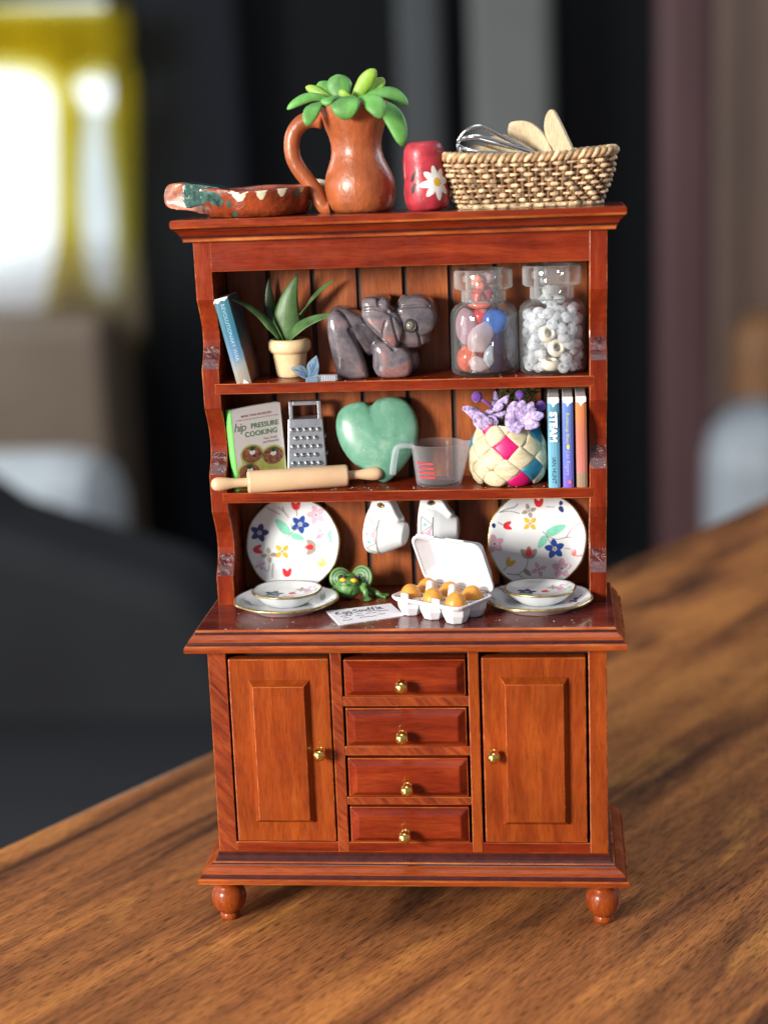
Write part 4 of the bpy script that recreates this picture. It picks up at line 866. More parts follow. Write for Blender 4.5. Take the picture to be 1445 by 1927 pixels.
for j in range(0, 6):
    for i in range(NP):
        th0 = (i+(.5 if j % 2 else 0))*dth-.42; zc = .02+hz*j*.93+.12; m_ = palm
        key = (i, j)
        if key in ((0, 3),): m_ = pink
        if key in ((1, 0), (0, 4), (7, 5), (4, 2), (5, 4), (3, 1)): m_ = pink if key != (0, 4) else palm
        if key in ((1, 1), (1, 2), (2, 4), (5, 1), (6, 3), (2, 5)): m_ = teal if key != (1, 2) else palm
        over = (i+j) % 2; vs = []; fs = []; N = 6
        for a in range(N+1):
            for b in range(N+1):
                p, q = a/N*2-1, b/N*2-1            # diamond axes
                th = th0+dth/2*(p+q)*.5*1.06; z = zc+hz*(p-q)*.5*1.06
                e = (1-abs(p)**3) if over else (1-abs(q)**3); f_ = (abs(q) if over else abs(p))
                vs.append(ps(th, min(1.47, max(.015, z)), .012+.026*e-.016*f_**4+.010*math.sin(i*2.3+j*1.7+p*2)))
        for a in range(N):
            for b in range(N): k = a*(N+1)+b; fs.append((k, k+1, k+N+2, k+N+1))
        mb = MB(); mb.add(vs, fs, 0, True); ob = mb.build('palm_strip', m_, pbk)
        sm = ob.modifiers.new('thickness', 'SOLIDIFY'); sm.thickness = .02*S; sm.offset = -1
felt = plain('lilac_felt', (.54, .41, .74), .85, .6, 9, b=1.0, bs=16, bd=.05, sheen=.5); felt_d = plain('violet_felt', (.17, .055, .36), .85, .35, 7, b=.8, bs=22, sheen=.4)
moss = plain('grey_green_moss', (.09, .13, .055), .9, .6, 9, b=1.0, bs=25)
def fq(u, v, y): return pb(860+u/8.03, 720+v/8.03, y)
def flower(label, o, petals, balls):
    fo = fq(*o); t = thing('felt_flower', label, 'flower', fo, group=None)
    for (b, c, tip, wd, ys, sd) in petals:
        mb = MB(); leaf(mb, fq(*b, ys[0])-fo, fq(*c, ys[1])-fo, fq(*tip, ys[2])-fo, sd, wd/8.03*k_*1.25, .07, sh_pet, 10, keel=.15); mb.build('petal', felt, t)
    for (u, v, y, r, fu, fv) in balls:
        c = fq(u, v, y)-fo; mb = MB(); ellips(mb, c, (r, r, r), 18, 12, fn=lambda p: 1+.06*smooth_noise(p, 2)); mb.build('bobble', felt_d, t)
        mb = MB(); tube(mb, [c, (c+(fq(fu, fv, 2.6)-fo))/2+Vector((0, 0, .03)), fq(fu, fv, 2.6)-fo], .035, 8); mb.build('stamen', felt_d, t)
    mb = MB(); tube(mb, [(0, 0, 0), (po-fo)*.4+Vector((0, 0, .3)), (po-fo)+Vector((0, 0, 1.15))], .04, 6); mb.build('stem', moss, t)
flower('wide lilac felt flower with rounded lobes, beside the blue book', (950, 560, 2.35), [
    ((950, 600), (860, 430), (880, 280), 230, (2.3, 2.1, 2.25), (1, 0, .2)), ((950, 580), (980, 400), (1000, 265), 150, (2.3, 2.15, 2.2), (1, 0, 0)), ((960, 570), (1090, 430), (1140, 290), 130, (2.3, 2.2, 2.2), (1, 0, .5)),
    ((960, 590), (1150, 520), (1310, 480), 150, (2.3, 2.15, 2.2), (0, .2, 1)), ((940, 600), (1100, 650), (1250, 625), 130, (2.3, 2.0, 2.1), (0, .2, 1)), ((950, 560), (800, 560), (735, 480), 240, (2.35, 2.0, 2.2), (.3, 0, 1)),
    ((940, 580), (880, 700), (960, 735), 260, (2.3, 2.05, 2.0), (1, 0, 0)), ((950, 560), (1150, 430), (1200, 400), 120, (2.3, 2.2, 2.3), (.5, 0, .8))], [(1265, 350, 2.6, .125, 1050, 520), (950, 180, 2.7, .115, 950, 500)])
flower('pointed lilac felt flower rising from the middle of the palm basket', (620, 600, 2.55), [
    ((620, 640), (560, 420), (780, 190), 150, (2.6, 2.4, 2.5), (.8, 0, .6)), ((620, 620), (650, 400), (700, 500), 160, (2.5, 2.3, 2.2), (1, 0, .3)), ((600, 640), (480, 480), (420, 440), 170, (2.5, 2.4, 2.4), (.4, 0, 1)),
    ((650, 620), (560, 300), (580, 130), 110, (2.9, 3.0, 3.0), (1, 0, 0)), ((600, 640), (500, 420), (700, 330), 190, (2.6, 2.45, 2.4), (.6, 0, .8))], [(300, 215, 2.7, .135, 560, 400)])
flower('drooping lilac felt flower at the rim beside the measuring cup', (420, 700, 2.5), [
    ((470, 740), (330, 420), (80, 385), 150, (2.5, 2.35, 2.3), (.3, 0, 1)), ((480, 740), (360, 560), (270, 470), 200, (2.45, 2.2, 2.2), (.8, 0, .5)), ((480, 740), (520, 560), (560, 500), 190, (2.45, 2.2, 2.3), (1, 0, 0)), ((460, 740), (420, 600), (390, 520), 220, (2.4, 2.15, 2.2), (1, 0, .2))], [])
mos = MB(); rnd = random.Random(5)
for (u, v, y, r) in ((720, 640, 2.5, .17), (640, 560, 2.6, .12), (720, 180, 3.0, .14), (700, 350, 3.0, .16), (1120, 150, 3.1, .15), (1100, 330, 3.1, .15), (860, 180, 3.15, .13), (700, 730, 2.5, .2), (900, 760, 2.6, .3), (900, 600, 2.95, .22), (700, 480, 2.95, .2), (1080, 500, 3.0, .2), (500, 760, 2.7, .25)):
    c = fq(u, v, y)-po
    for k in range(40):
        d = Vector((rnd.gauss(0, 1), rnd.gauss(0, 1), rnd.gauss(0, 1))).normalized(); q = c+d*r*rnd.uniform(.3, 1); tube(mos, [q, q+d*.08+Vector((rnd.uniform(-.04, .04), 0, .05))], [.02, .008], 4)
mo = mos.build('moss', moss, loc=po); tag(mo, 'grey green moss tufts filling the palm basket between the flowers', 'moss'); mo['kind'] = 'stuff'
# upright books
def upbook(label, x0, x1, hgt, stops, lines, m_ends=True, lean=0):
    t = thing('book', label, 'book', ((x0+x1)/2, 1.93, Z2), (0, lean, 0)); h = (x1-x0)/2
    cv = m_book('spine_%s' % label.split()[1], stops, 'z', .25, 2.35)
    mb = MB(); box(mb, -h, h, .05, 1.35, 0, hgt-.03); mb.build('cover', [cv], t, bevel=.012)
    mb = MB(); prism(mb, [(-h, .06), (-h+.01, .015), (-h*.5, -.018), (0, -.026), (h*.5, -.018), (h-.01, .015), (h, .06)], .002, hgt-.05); fixn(mb.build('spine', [cv], t))
    mb = MB(); box(mb, -h+.012, h-.012, .0, 1.32, hgt-.06, hgt); mb.build('page_block', [paper], t, bevel=.012)
    mb = MB(); prism(mb, [(-h+.01, hgt-.01), (-h+.01, hgt-.12), (-h*.35, hgt-.15), (0, hgt-.24), (h*.3, hgt-.17), (h-.01, hgt-.12), (h-.01, hgt-.01)], -.034, -.02, T=lambda a, b, c: (a, c, b)); fixn(mb.build('torn_paper_edge', [paper], t))
    for body, size, zc, m_, kw in lines:
        mb = MB(); text(mb, body, size, lambda a, b: (b-size*.36, -.031, zc-a), **kw); mb.build('lettering', [m_], t)
    return t
ink_w = plain('white_print', (.80, .80, .80), .5); ink_k = plain('black_print', (.015, .02, .03), .5); ink_y = plain('yellow_print', (.62, .58, .10), .5); ink_l = plain('lilac_print', (.45, .45, .70), .5); ink_p = plain('peach_print', (.60, .32, .24), .5)
upbook('light blue book with STEAM in white on its spine', 3.37, 3.652, 2.16, [(0, (.14, .38, .52)), (.5, (.14, .36, .50)), (.78, (.07, .22, .33)), (1, (.10, .30, .42))], [('STEAM', .23, 1.46, ink_w, dict(bold=.013, space=1.05)), ('IAN HUNT', .135, .42, ink_k, dict(space=.98))])
t = upbook('violet blue book with small yellow title on its spine', 3.712, 3.972, 2.165, [(0, (.18, .11, .50)), (.25, (.12, .15, .56)), (.7, (.10, .17, .50)), (1, (.12, .22, .55))], [('Buttercup Blues', .115, 1.42, ink_y, dict()), ('Lisa Rogers', .125, .60, ink_l, dict(shear=.25))])
mb = MB(); decal(mb, petal(.0, .98, -PI/2, -.06, .07, .07), lambda a, b: (a, -.031, b), rings=1); mb.build('printed_flower', [ink_y], t)
mb = MB(); decal(mb, blob(.03, .14, .045, .04, 10, 4), lambda a, b: (a, -.030, b), rings=1); mb.build('printed_spot', [plain('coral_print', (.62, .16, .16), .5)], t)
upbook('salmon orange book with brown foot beside the dresser side', 4.03, 4.292, 2.17, [(0, (.28, .19, .12)), (.165, (.30, .20, .13)), (.18, (.48, .16, .14)), (.6, (.47, .15, .10)), (.9, (.52, .19, .06)), (1, (.52, .19, .06))], [], lean=math.radians(-.3))

# ------------------------------------------------------------------ counter
porc = plain('white_porcelain', (.68, .70, .71), .10, .03, 1, coat=.5); gold = plain('worn_gilt', (.42, .31, .14), .3, .35, 8, metal=.8)
C_B = plain('blue_enamel', (.018, .055, .27), .25, .15, 6); C_N = plain('navy_enamel', (.02, .03, .15), .25, .15, 6); C_R = plain('red_enamel', (.60, .025, .035), .25); C_P = plain('pink_enamel', (.60, .36, .45), .25, .08); C_Y = plain('yellow_enamel', (.66, .40, .03), .25); C_G = plain('mint_enamel', (.20, .56, .40), .25); C_T = plain('taupe_enamel', (.32, .26, .21), .3); C_L = plain('grey_line', (.22, .20, .19), .4)
def plate_prof(r, dp_):
    if dp_ > .3: return [(0, .03), (r*.45, .03), (r*.48, 0), (r*.54, 0), (r*.60, .03), (r*.82, dp_*.5), (r*.97, dp_*.92), (r, dp_), (r*.985, dp_+.03), (r*.95, dp_+.03), (r*.84, dp_-.03), (r*.66, dp_-.085), (r*.4, dp_-.105), (0, dp_-.11)]
    return [(0, .03), (r*.55, .03), (r*.60, 0), (r*.66, 0), (r*.70, .03), (r*.86, dp_*.62), (r*.985, dp_*.97), (r, dp_), (r*.985, dp_+.035), (r*.95, dp_+.035), (r*.86, dp_*.86+.02), (r*.70, .085), (r*.60, .065), (0, .06)]
def plate_z(r, dp_, q):
    pf = plate_prof(r, dp_)[8:]
    for (r0, z0), (r1, z1_) in zip(pf, pf[1:]):
        if r1 <= q <= r0: return z1_+(z0-z1_)*(q-r1)/(r0-r1+1e-9)
    return dp_+.035
def plate(name, label, loc, rot, r, dp_, marks, grp=None, scal=0.006):
    t = thing(name, label, 'plate' if 'plate' in name else 'dish', loc, rot, grp)
    wb = lambda rr, z, a: (rr*(1+scal*math.sin(10*a)+scal*.6*math.sin(3*a+1)), z+(.012*math.sin(3*a+.7) if rr > r*.8 else 0))
    mb = MB(); pf = plate_prof(r, dp_); lathe(mb, pf, 80, wob=wb); mb.build('body', porc, t)
    mb = MB(); lathe(mb, [(r*1.0+.004, dp_-.012), (r*1.0+.008, dp_+.015), (r*.985, dp_+.040), (r*.968, dp_+.040)], 80, wob=wb); mb.build('gilt_rim', gold, t)
    def S_(a, b, h=.004):
        q = math.hypot(a, b); q2 = min(q, r*.97); kk = q2/q if q > 1e-6 else 1
        a, b = a*kk, b*kk; an = math.atan2(b, a); return (a, b, plate_z(r, dp_, q2)+h+(.012*math.sin(3*an+.7) if q2 > r*.8 else 0))
    def put(nm, poly, m_, h=.004): mb = MB(); decal(mb, poly, lambda a, b: S_(a, b, h), rings=4); mb.build(nm, m_, t)
    for mk in marks:
        kind, x, y = mk[0], mk[1], mk[2]
        if kind == 'f':         # n-petal flower
            _, x, y, rad, n, m_, ph = mk
            for k in range(n): put('painted_petal', petal(x, y, ph+2*PI*k/n, rad*.18, rad, rad*(.62 if n > 4 else .55)), m_)
            put('flower_eye', [(x+rad*.15*math.cos(a), y+rad*.15*math.sin(a)) for a in [2*PI*q/8 for q in range(8)]], C_T if m_ is not C_P else C_L, .006)
        elif kind == 'l':       # leaf from x,y to x2,y2
            _, x, y, x2, y2, wd, m_ = mk; an = math.atan2(y2-y, x2-x); ln = math.hypot(x2-x, y2-y); put('painted_leaf', petal(x, y, an, 0, ln, wd), m_)
        elif kind == 't':       # tulip: two lobes opening towards ang
            _, x, y, rad, an, m_ = mk
            for d in (-.45, .45): put('painted_petal', petal(x-rad*.7*math.cos(an), y-rad*.7*math.sin(an), an+d, -.1*rad, rad*1.65, rad*.85), m_, .004+.001*(d > 0))
        elif kind == 'c':       # taupe cup with red heart
            _, x, y, rad, an = mk
            for d in (-.75, 0, .75): put('painted_petal', petal(x-rad*.6*math.cos(an), y-rad*.6*math.sin(an), an+d, -.1*rad, rad*1.5, rad*.9), C_T, .004+.0008*(d+1))
            put('painted_petal', petal(x, y, an, -rad*.45, rad*.6, rad*.75), C_R, .0075)
        elif kind == 's':       # stem line
            mb = MB(); pts = catmull([(a, b, 0) for a, b in mk[3]], 5, False); stroke(mb, [(p.x, p.y) for p in pts], .019, lambda a, b: S_(a, b, .005)); mb.build('painted_stem', C_L, t)
    return t
q_ = 1/6.283/76.3
def mkL(x, y): return ((x-760)*q_, -(y-556)*q_)
def mkR(x, y): return ((x-692)*q_, -(y-490)*q_)
def conv(f, marks):
    out = []
    for m_ in marks:
        m_ = list(m_); k = m_[0]
        if k == 's': out.append(('s', 0, 0, [f(*p) for p in m_[1]])); continue
        m_[1], m_[2] = f(m_[1], m_[2])
        if k != 'l': m_[3] *= 1.12
        if k == 'l': m_[3], m_[4] = f(m_[3], m_[4]); m_[5] *= q_
        else: m_[3] *= q_
        out.append(tuple(m_))
    return out
ML = conv(mkL, [('f', 355, 420, 102, 5, C_N, .05), ('f', 845, 325, 102, 5, C_B, -.1), ('f', 1040, 215, 105, 5, C_P, .6), ('f', 1115, 450, 85, 4, C_P, .5), ('l', 715, 445, 548, 258, 110, C_G), ('l', 725, 450, 892, 502, 80, C_G), ('l', 1258, 585, 1185, 392, 100, C_G),
    ('t', 800, 100, 62, PI/2, C_R), ('t', 330, 620, 58, .15, C_R), ('f', 622, 648, 92, 4, C_Y, .75), ('f', 465, 690, 85, 4, C_T, .1), ('c', 965, 600, 78, PI), ('f', 360, 805, 62, 4, C_P, .4), ('t', 680, 900, 60, PI/2, C_R), ('t', 1105, 790, 55, 2.3, C_Y), ('l', 1165, 640, 1180, 540, 50, C_T),
    ('s', [(690, 490), (720, 440), (790, 390), (845, 325)]), ('s', [(810, 230), (805, 170), (800, 120)]), ('s', [(450, 110), (520, 160), (610, 205)]), ('s', [(580, 110), (650, 170), (710, 245)]), ('s', [(1220, 810), (1215, 700), (1260, 580)]), ('s', [(1195, 860), (1140, 815)]), ('s', [(1040, 590), (1120, 600), (1160, 640)]), ('s', [(470, 780), (465, 860), (440, 880), (400, 835)]), ('s', [(515, 790), (505, 880), (510, 960)]), ('s', [(740, 380), (740, 320)]), ('s', [(640, 110), (650, 160), (690, 220)])])
MR = conv(mkR, [('f', 610, 300, 85, 4, C_Y, .75), ('f', 600, 150, 80, 4, C_T, .3), ('t', 345, 322, 55, .1, C_R), ('f', 190, 535, 105, 5, C_P, .5), ('l', 795, 432, 1032, 325, 105, C_G), ('l', 802, 445, 702, 592, 85, C_G), ('f', 895, 602, 108, 5, C_B, .45), ('t', 1150, 640, 68, .15, C_R), ('c', 592, 648, 82, PI/2), ('t', 368, 755, 58, 1.0, C_Y), ('f', 705, 842, 85, 4, C_P, .35), ('f', 975, 832, 110, 5, C_P, .3), ('l', 960, 100, 1000, 175, 55, C_N), ('l', 955, 60, 1000, 70, 55, C_N), ('l', 180, 290, 190, 350, 45, C_N), ('t', 715, 55, 60, PI/2, C_R), ('l', 530, 840, 615, 915, 55, C_T),
    ('s', [(250, 165), (340, 125), (430, 105), (470, 65)]), ('s', [(250, 165), (370, 150), (490, 180)]), ('s', [(235, 282), (270, 300), (310, 318)]), ('s', [(755, 395), (800, 440), (850, 540), (895, 600)]), ('s', [(810, 450), (920, 490), (1030, 470), (1180, 460)]), ('s', [(1030, 470), (1100, 370), (1200, 295)]), ('s', [(1010, 595), (1080, 608)]), ('s', [(582, 720), (565, 800), (520, 860), (440, 900), (330, 885)]), ('s', [(430, 895), (480, 910), (515, 935)]), ('s', [(290, 855), (335, 800)]), ('s', [(800, 105), (900, 110)])])
tilt = math.radians(76)
cL, cR = pb(551, 1018, 3.18), pb(1010.5, 1010, 3.18)
def stand(name, label, c, r, marks):
    # the lower rim stands on the counter, the upper rim leans on the planks
    zc = ZC+r*math.sin(tilt)+.035; plate(name, label, (c.x, 3.30, zc), (tilt, 0, 0), r, .15, marks)
stand('plate', 'large flowered plate standing behind the stack beside the frog', cL, 1.19, ML)
stand('plate', 'large flowered plate standing behind the stack beside the egg carton', cR, 1.215, MR)
rnd = random.Random(21)
def scatter(r, n, seed):
    rnd = random.Random(seed); out = []; cs = [C_N, C_P, C_R, C_Y, C_P, C_G, C_T]
    for k in range(n):
        a = 2*PI*k/n+rnd.uniform(-.2, .2); rr = r*rnd.uniform(.70, .86); x, y = rr*math.cos(a), rr*math.sin(a); c = cs[k % 7]; kd = k % 3
        if kd == 0: out.append(('f', x, y, .16, 5, c if c is not C_G else C_P, rnd.random()))
        elif kd == 1: out.append(('l', x, y, x+rnd.uniform(-.3, .3), y+rnd.uniform(-.2, .2), .12, C_G if k % 2 else C_T))
        else: out.append(('t', x, y, .09, rnd.uniform(0, 6), C_R if k % 2 else C_Y))
        out.append(('s', 0, 0, [(x, y), (x+rnd.uniform(-.3, .3), y+rnd.uniform(-.15, .15)), (x+rnd.uniform(-.5, .5), y+rnd.uniform(-.2, .2))]))
    return out
def small_marks(s): return [('f', -.32, .05, .24, 5, C_N, .2), ('t', .12, .10, .12, .3, C_R), ('f', .30, .38, .14, 4, C_T, 0), ('f', .52, .28, .2, 5, C_P, .4), ('l', .62, .10, .72, .2, .14, C_G), ('l', -.5, -.12, -.15, -.2, .13, C_G), ('s', 0, 0, [(-.1, -.2), (.3, -.12), (.62, .12)]), ('s', 0, 0, [(-.5, -.3), (-.2, -.25), (.1, -.28)])]
for sd, x, y, k in ((-1, -2.98, 1.63, 0), (1, 3.10, 1.58, 1)):
    side = 'beside the frog' if sd < 0 else 'beside the egg carton'
    plate('plate', 'wide gilt rimmed plate lying flat under a small dish '+side, (x, y, ZC+.0025), (0, 0, .3*sd), 1.275, .23, scatter(1.27, 11, 3+k), scal=.010)
    plate('small_dish', 'small flowered dish stacked on the flat plate '+side, (x+.01+.02*sd, y+.18, ZC+.0665), (0, 0, 0), .845, .33, small_marks(sd), scal=.008)
# cups on hooks
def cup(label, px, rz, tip, extra):
    c = pb(px[0], px[1], 2.72); t = thing('hanging_cup', label, 'cup', c, (0, tip, rz))
    pr = [(.24, .49), (.28, .475), (.31, .43), (.42, .26), (.53, .08), (.605, -.08), (.635, -.24), (.63, -.40), (.605, -.46), (.56, -.46), (.55, -.40), (.55, -.22), (.46, .06), (.24, .38), (0, .40)]
    mb = MB(); lathe(mb, [(0, .49)]+pr, 56, T=lambda a, b, z: (z, a*.80, b))
    ol = catmull([(-.43, .42, 0), (-.44, .66, 0), (-.36, .82, 0), (-.20, .90, 0), (-.02, .88, 0), (.12, .76, 0), (.27, .52, 0), (.38, .36, 0), (.2, .22, 0), (-.1, .2, 0), (-.3, .24, 0)], 4); n = len(ol)
    hl = [(-.14+.10*math.cos(math.atan2(p.y-.62, p.x+.14)), .665+.065*math.sin(math.atan2(p.y-.62, p.x+.14))) for p in ol]
    vs = []
    for yy, q in ((-.17, 1.0), (-.24, .9), (.10, 1.0)): vs += [(-.05+(p.x+.05)*q, yy, .55+(p.y-.55)*q) for p in ol]
    vs += [(a, -.24, b) for a, b in hl]+[(a, .10, b) for a, b in hl]
    lo = [0, n, 2*n, 3*n, 4*n]; order = [1, 0, 2, 4, 3, 1]
    mb.add(vs, [(lo[a]+k, lo[a]+(k+1) % n, lo[b]+(k+1) % n, lo[b]+k) for a, b in zip(order, order[1:]) for k in range(n)])
    link('body', remesh(mb, 'body', .022, 4, .5), porc, t)
    def cs(s, ao): # s along the axis, ao angle from camera side upward
        for (r0, z0), (r1, z1_) in zip(pr[1:9], pr[2:10]):
            if z1_ <= s <= z0: r = r1+(r0-r1)*(s-z1_)/(z0-z1_+1e-9); break
        else: r = .6
        r += .006; return (s, -r*math.cos(ao)*.80, r*math.sin(ao))
    a0, a1 = -1.35, .62
    for s_ in ((-.08,) if not extra else (-.08, -.36)):
        mb = MB(); stroke(mb, [(s_, a0+(a1-a0)*i/16) for i in range(17)], .024, cs); mb.build('painted_line', C_L, t)
    n = 3; st_ = (a1-a0)/n
    for k in range(n):
        lo = a0+k*st_; zz = [(-.36, lo), (-.08, lo+st_/2), (-.36, lo+st_)]
        for p, q in zip(zz, zz[1:]):
            mb = MB(); stroke(mb, [(p[0]+(q[0]-p[0])*i/6, p[1]+(q[1]-p[1])*i/6) for i in range(7)], .022, cs); mb.build('painted_line', C_L, t)
        if k < n-0 and lo+st_ < a1+.01:
            if k == 1 or extra:
                mb = MB(); decal(mb, [(-.085, lo+st_*.56), (-.085, lo+st_*1.44) if k < n-1 else (-.085, lo+st_), (-.345, lo+st_)], lambda a, b: cs(a, b), rings=4); 
                if k == 1: mb.build('painted_triangle', C_P, t)
        mb = MB(); decal(mb, [(-.27+.05*math.cos(a*PI/5), lo+st_*.5+.075*math.sin(a*PI/5)) for a in range(10)], cs, rings=1); mb.build('painted_dot', C_G, t)
    mb = MB(); hx = c.x; kz = Z2B
    hk = [Vector((c.x-.09, 2.66, kz+.02)), Vector((c.x-.09, 2.66, kz-.12)), Vector((c.x-.09, 2.55, kz-.30)), Vector((c.x-.09, 2.63, c.z+.68)), Vector((c.x-.09, 2.72, c.z+.62)), Vector((c.x-.09, 2.80, c.z+.72))]
    tube(mb, catmull(hk, 4, False), .022, 6); mb.build('cup_hook', brass, HU)
cup('white cup with pink triangle band hanging above the recipe card', (730, 999), math.radians(-20), math.radians(7), False)
cup('white cup with pink triangle band hanging behind the egg carton lid', (826, 993), math.radians(-5), math.radians(1), True)
# clay frog
fro = Vector((-1.52, 2.42, ZC+.0025)); frog = thing('frog_figurine', 'little green clay frog with coiled striped thighs and yellow eyes', 'figurine', fro)
def m_frog():
    m, nt, out = nodes('spotted_frog_clay'); v = coords(nt); a = noise(nt, v, 5, 4, .6); c_ = noise(nt, v, 4.2, 3, .5, 1.0)
    col = ramp(nt, a, [(.3, (.035, .11, .025)), (.5, (.08, .21, .045)), (.75, (.17, .34, .10))]); col = mix(nt, col, (.018, .035, .016), ramp(nt, c_, [(.60, 0.0), (.65, .9)]))
    principled(nt, out, col, .42, coat=.12, normal=bump(nt, a, .5, .04)); return m
fm = m_frog(); mb = MB()
ellips(mb, (-.05, -.02, .26), (.33, .30, .25)); ellips(mb, (-.03, -.08, .42), (.27, .22, .16)); ellips(mb, (-.02, .25, .32), (.36, .30, .26))
ellips(mb, (.34, .0, .33), (.10, .09, .10)); 
for sg in (-1, 1):
    tube(mb, [(sg*.28, -.02, .30), (sg*.40, -.08, .20), (sg*.40, -.15, .06)], [.11, .085, .07], 10)
    for k in range(4): an = -PI/2+sg*(.15+.33*k-.2); tube(mb, [(sg*.40, -.14, .06), (sg*.40+.20*math.cos(an), -.14+.22*math.sin(an), .035)], [.05, .032], 8)
    tube(mb, [(sg*.42, .28, .12), (sg*.62, .16, .09), (sg*.74, .10, .06)], [.10, .085, .06], 10)
    for k in range(3): an = sg*0+(0 if sg > 0 else PI)+(-.7+.45*k)*sg; tube(mb, [(sg*.70, .11, .05), (sg*.70+.25*math.cos(an), .11+.25*math.sin(an), .035)], [.05, .04], 8)
link('body', remesh(mb, 'body', .018, 2, .4), fm, frog)
rings_m = [plain('coil_green_%d' % k, c, .35, .1) for k, c in enumerate(((.13, .27, .06), (.035, .07, .05), (.16, .30, .15), (.07, .15, .09), (.20, .36, .08), (.03, .06, .04)))]
for cx, cy, cz, r, rot in ((-.26, .20, .46, .225, (PI/2-.25, 0, .35)), (.30, .22, .48, .25, (PI/2-.25, 0, -.45))):
    cl = None
    for k in range(6):
        rr = r*(1-k*.15); mb = MB(); N = 28; ct_ = [(rr*math.cos(2*PI*i/N), rr*math.sin(2*PI*i/N), .14-.022*(6-k)+.05*0) for i in range(N)]
        tube(mb, [(a, b, .02+.018*k) for a, b, c in ct_], .05, 8, closed=True); ob = mb.build('coil', rings_m[k], cl or frog, loc=None if cl else (cx, cy, cz), rot=None if cl else rot); cl = cl or ob
    mb = MB(); lathe(mb, [(0, -.12), (r*.8, -.10), (r*.98, 0), (r*.9, .03), (0, .12)], 28); mb.build('coil', rings_m[1], cl)
for x, z, sg in ((-.12, .545, -1), (.14, .53, 1)):
    mb = MB(); tube(mb, [(x-.07, -.20, z-.02), (x, -.235, z-.01), (x+.07, -.20, z-.04)], [.045, .06, .045], 10); ey = mb.build('eye', plain('yellow_clay', (.70, .42, .02), .35), frog)
    mb = MB(); ellips(mb, (x+.02, -.16, z+.055), (.055, .04, .03)); mb.build('pupil', blk, ey)
# recipe card
cc = [pz(u, v, ZC+.004) for u, v in ((614, 1152), (735, 1137), (760, 1159), (638, 1177))]
card_o = sum(cc, Vector())/4; card = thing('recipe_card', 'white handwritten recipe card lying in front of the frog', 'card', card_o)
mb = MB(); P = [c-card_o for c in cc]; prism(mb, [(p.x, p.y) for p in P][::-1], .0, .022); fixn(mb.build('paper', [plain('white_card', (.80, .79, .84), .6, .04)], card))
XD = (P[1]-P[0]); YD = (P[3]-P[0])
def cq(a, b): q = P[0]+XD*a+YD*b; return (q.x, q.y, .0235)
ink = plain('dark_ink', (.03, .03, .05), .6)
def pen(lines, wd, name='lettering'):
    mb = MB()
    for ln in lines:
        pts = catmull([(a, b, 0) for a, b in ln], 4, False); pts = [cq(p.x, p.y) for p in pts]; tube(mb, pts, wd, 4)
    mb.build(name, [ink], card)
def arc_(cx, cy, rx, ry, a0, a1, n=7): return [(cx+rx*math.cos(a0+(a1-a0)*i/n), cy+ry*math.sin(a0+(a1-a0)*i/n)) for i in range(n+1)]
y0 = .30
pen([[(.16, .17), (.11, .20), (.09, .28), (.12, .33), (.17, .32)], [(.10, .25), (.15, .24)],                                    # E
     arc_(.22, y0-.02, .025, .06, 0, 6.28), [(.245, .23), (.248, .34), (.235, .42), (.20, .42)],                                # g
     arc_(.29, y0-.02, .025, .06, 0, 6.28), [(.315, .23), (.318, .34), (.305, .42), (.27, .42)],                                # g
     [(.43, .17), (.385, .16), (.37, .21), (.41, .255), (.425, .31), (.39, .34), (.355, .32)],                                  # S
     arc_(.475, y0-.03, .025, .055, 0, 6.28), [(.52, .22), (.52, .30), (.545, .31), (.565, .22), (.57, .31)],                   # o u
     [(.635, .12), (.61, .14), (.605, .33)], [(.585, .22), (.635, .21)], [(.695, .10), (.67, .13), (.665, .33)], [(.645, .22), (.70, .20)],  # f f
     [(.735, .10), (.73, .31)], [(.765, .25), (.80, .23), (.79, .19), (.765, .20), (.76, .28), (.79, .31), (.82, .29)]], .0105)          # l e
rnd = random.Random(9)
for a0, a1, b in ((.12, .29, .50), (.38, .46, .44), (.55, .75, .38), (.33, .46, .58), (.50, .66, .52), (.72, .86, .46), (.14, .22, .63), (.36, .62, .74), (.10, .24, .79), (.66, .77, .66)):
    n = max(3, int((a1-a0)/.022)); pen([[(a0+(a1-a0)*i/n, b+rnd.uniform(-.022, .022)) for i in range(n+1)]], .0085, 'written_line')
# egg carton
an = math.radians(-33.5); eo2 = Vector((.83, .95, ZC+.0025)); ux, uy = Vector((math.cos(an), math.sin(an), 0)), Vector((-math.sin(an), math.cos(an), 0))
foam = plain('white_foam_plastic', (.66, .66, .69), .42, .03, 2)
tray = thing('egg_carton', 'open white egg carton with hinged lid holding six brown eggs', 'egg carton', eo2, (0, 0, an))
PT = .655; RZ = .44
for i in range(3):
    for j in range(2):
        x, y = (i-1)*PT, (j-.5)*PT; mb = MB(); n = 8; prof = [(.20, 0), (.245, .02), (.33, .20), (.352, .40), (.352, RZ), (.31, RZ), (.27, .20), (.17, .06), (0, .06)]
        lathe(mb, [(0, 0)]+prof, n, T=lambda a, b, c: (a*math.cos(PI/8)-b*math.sin(PI/8)+x, a*math.sin(PI/8)+b*math.cos(PI/8)+y, c), smooth=False); fixn(mb.build('egg_cup', [foam], tray, bevel=.012))
L_, W_ = 1.02, .69
def rrect(hl, hw, c, n=4):
    out = []
    for sx_, sy_, a0 in ((1, 1, 0), (-1, 1, PI/2), (-1, -1, PI), (1, -1, 3*PI/2)):
        for k in range(n+1): a = a0+PI/2*k/n; out.append((sx_*(hl-c)+c*math.cos(a), sy_*(hw-c)+c*math.sin(a)))
    return out
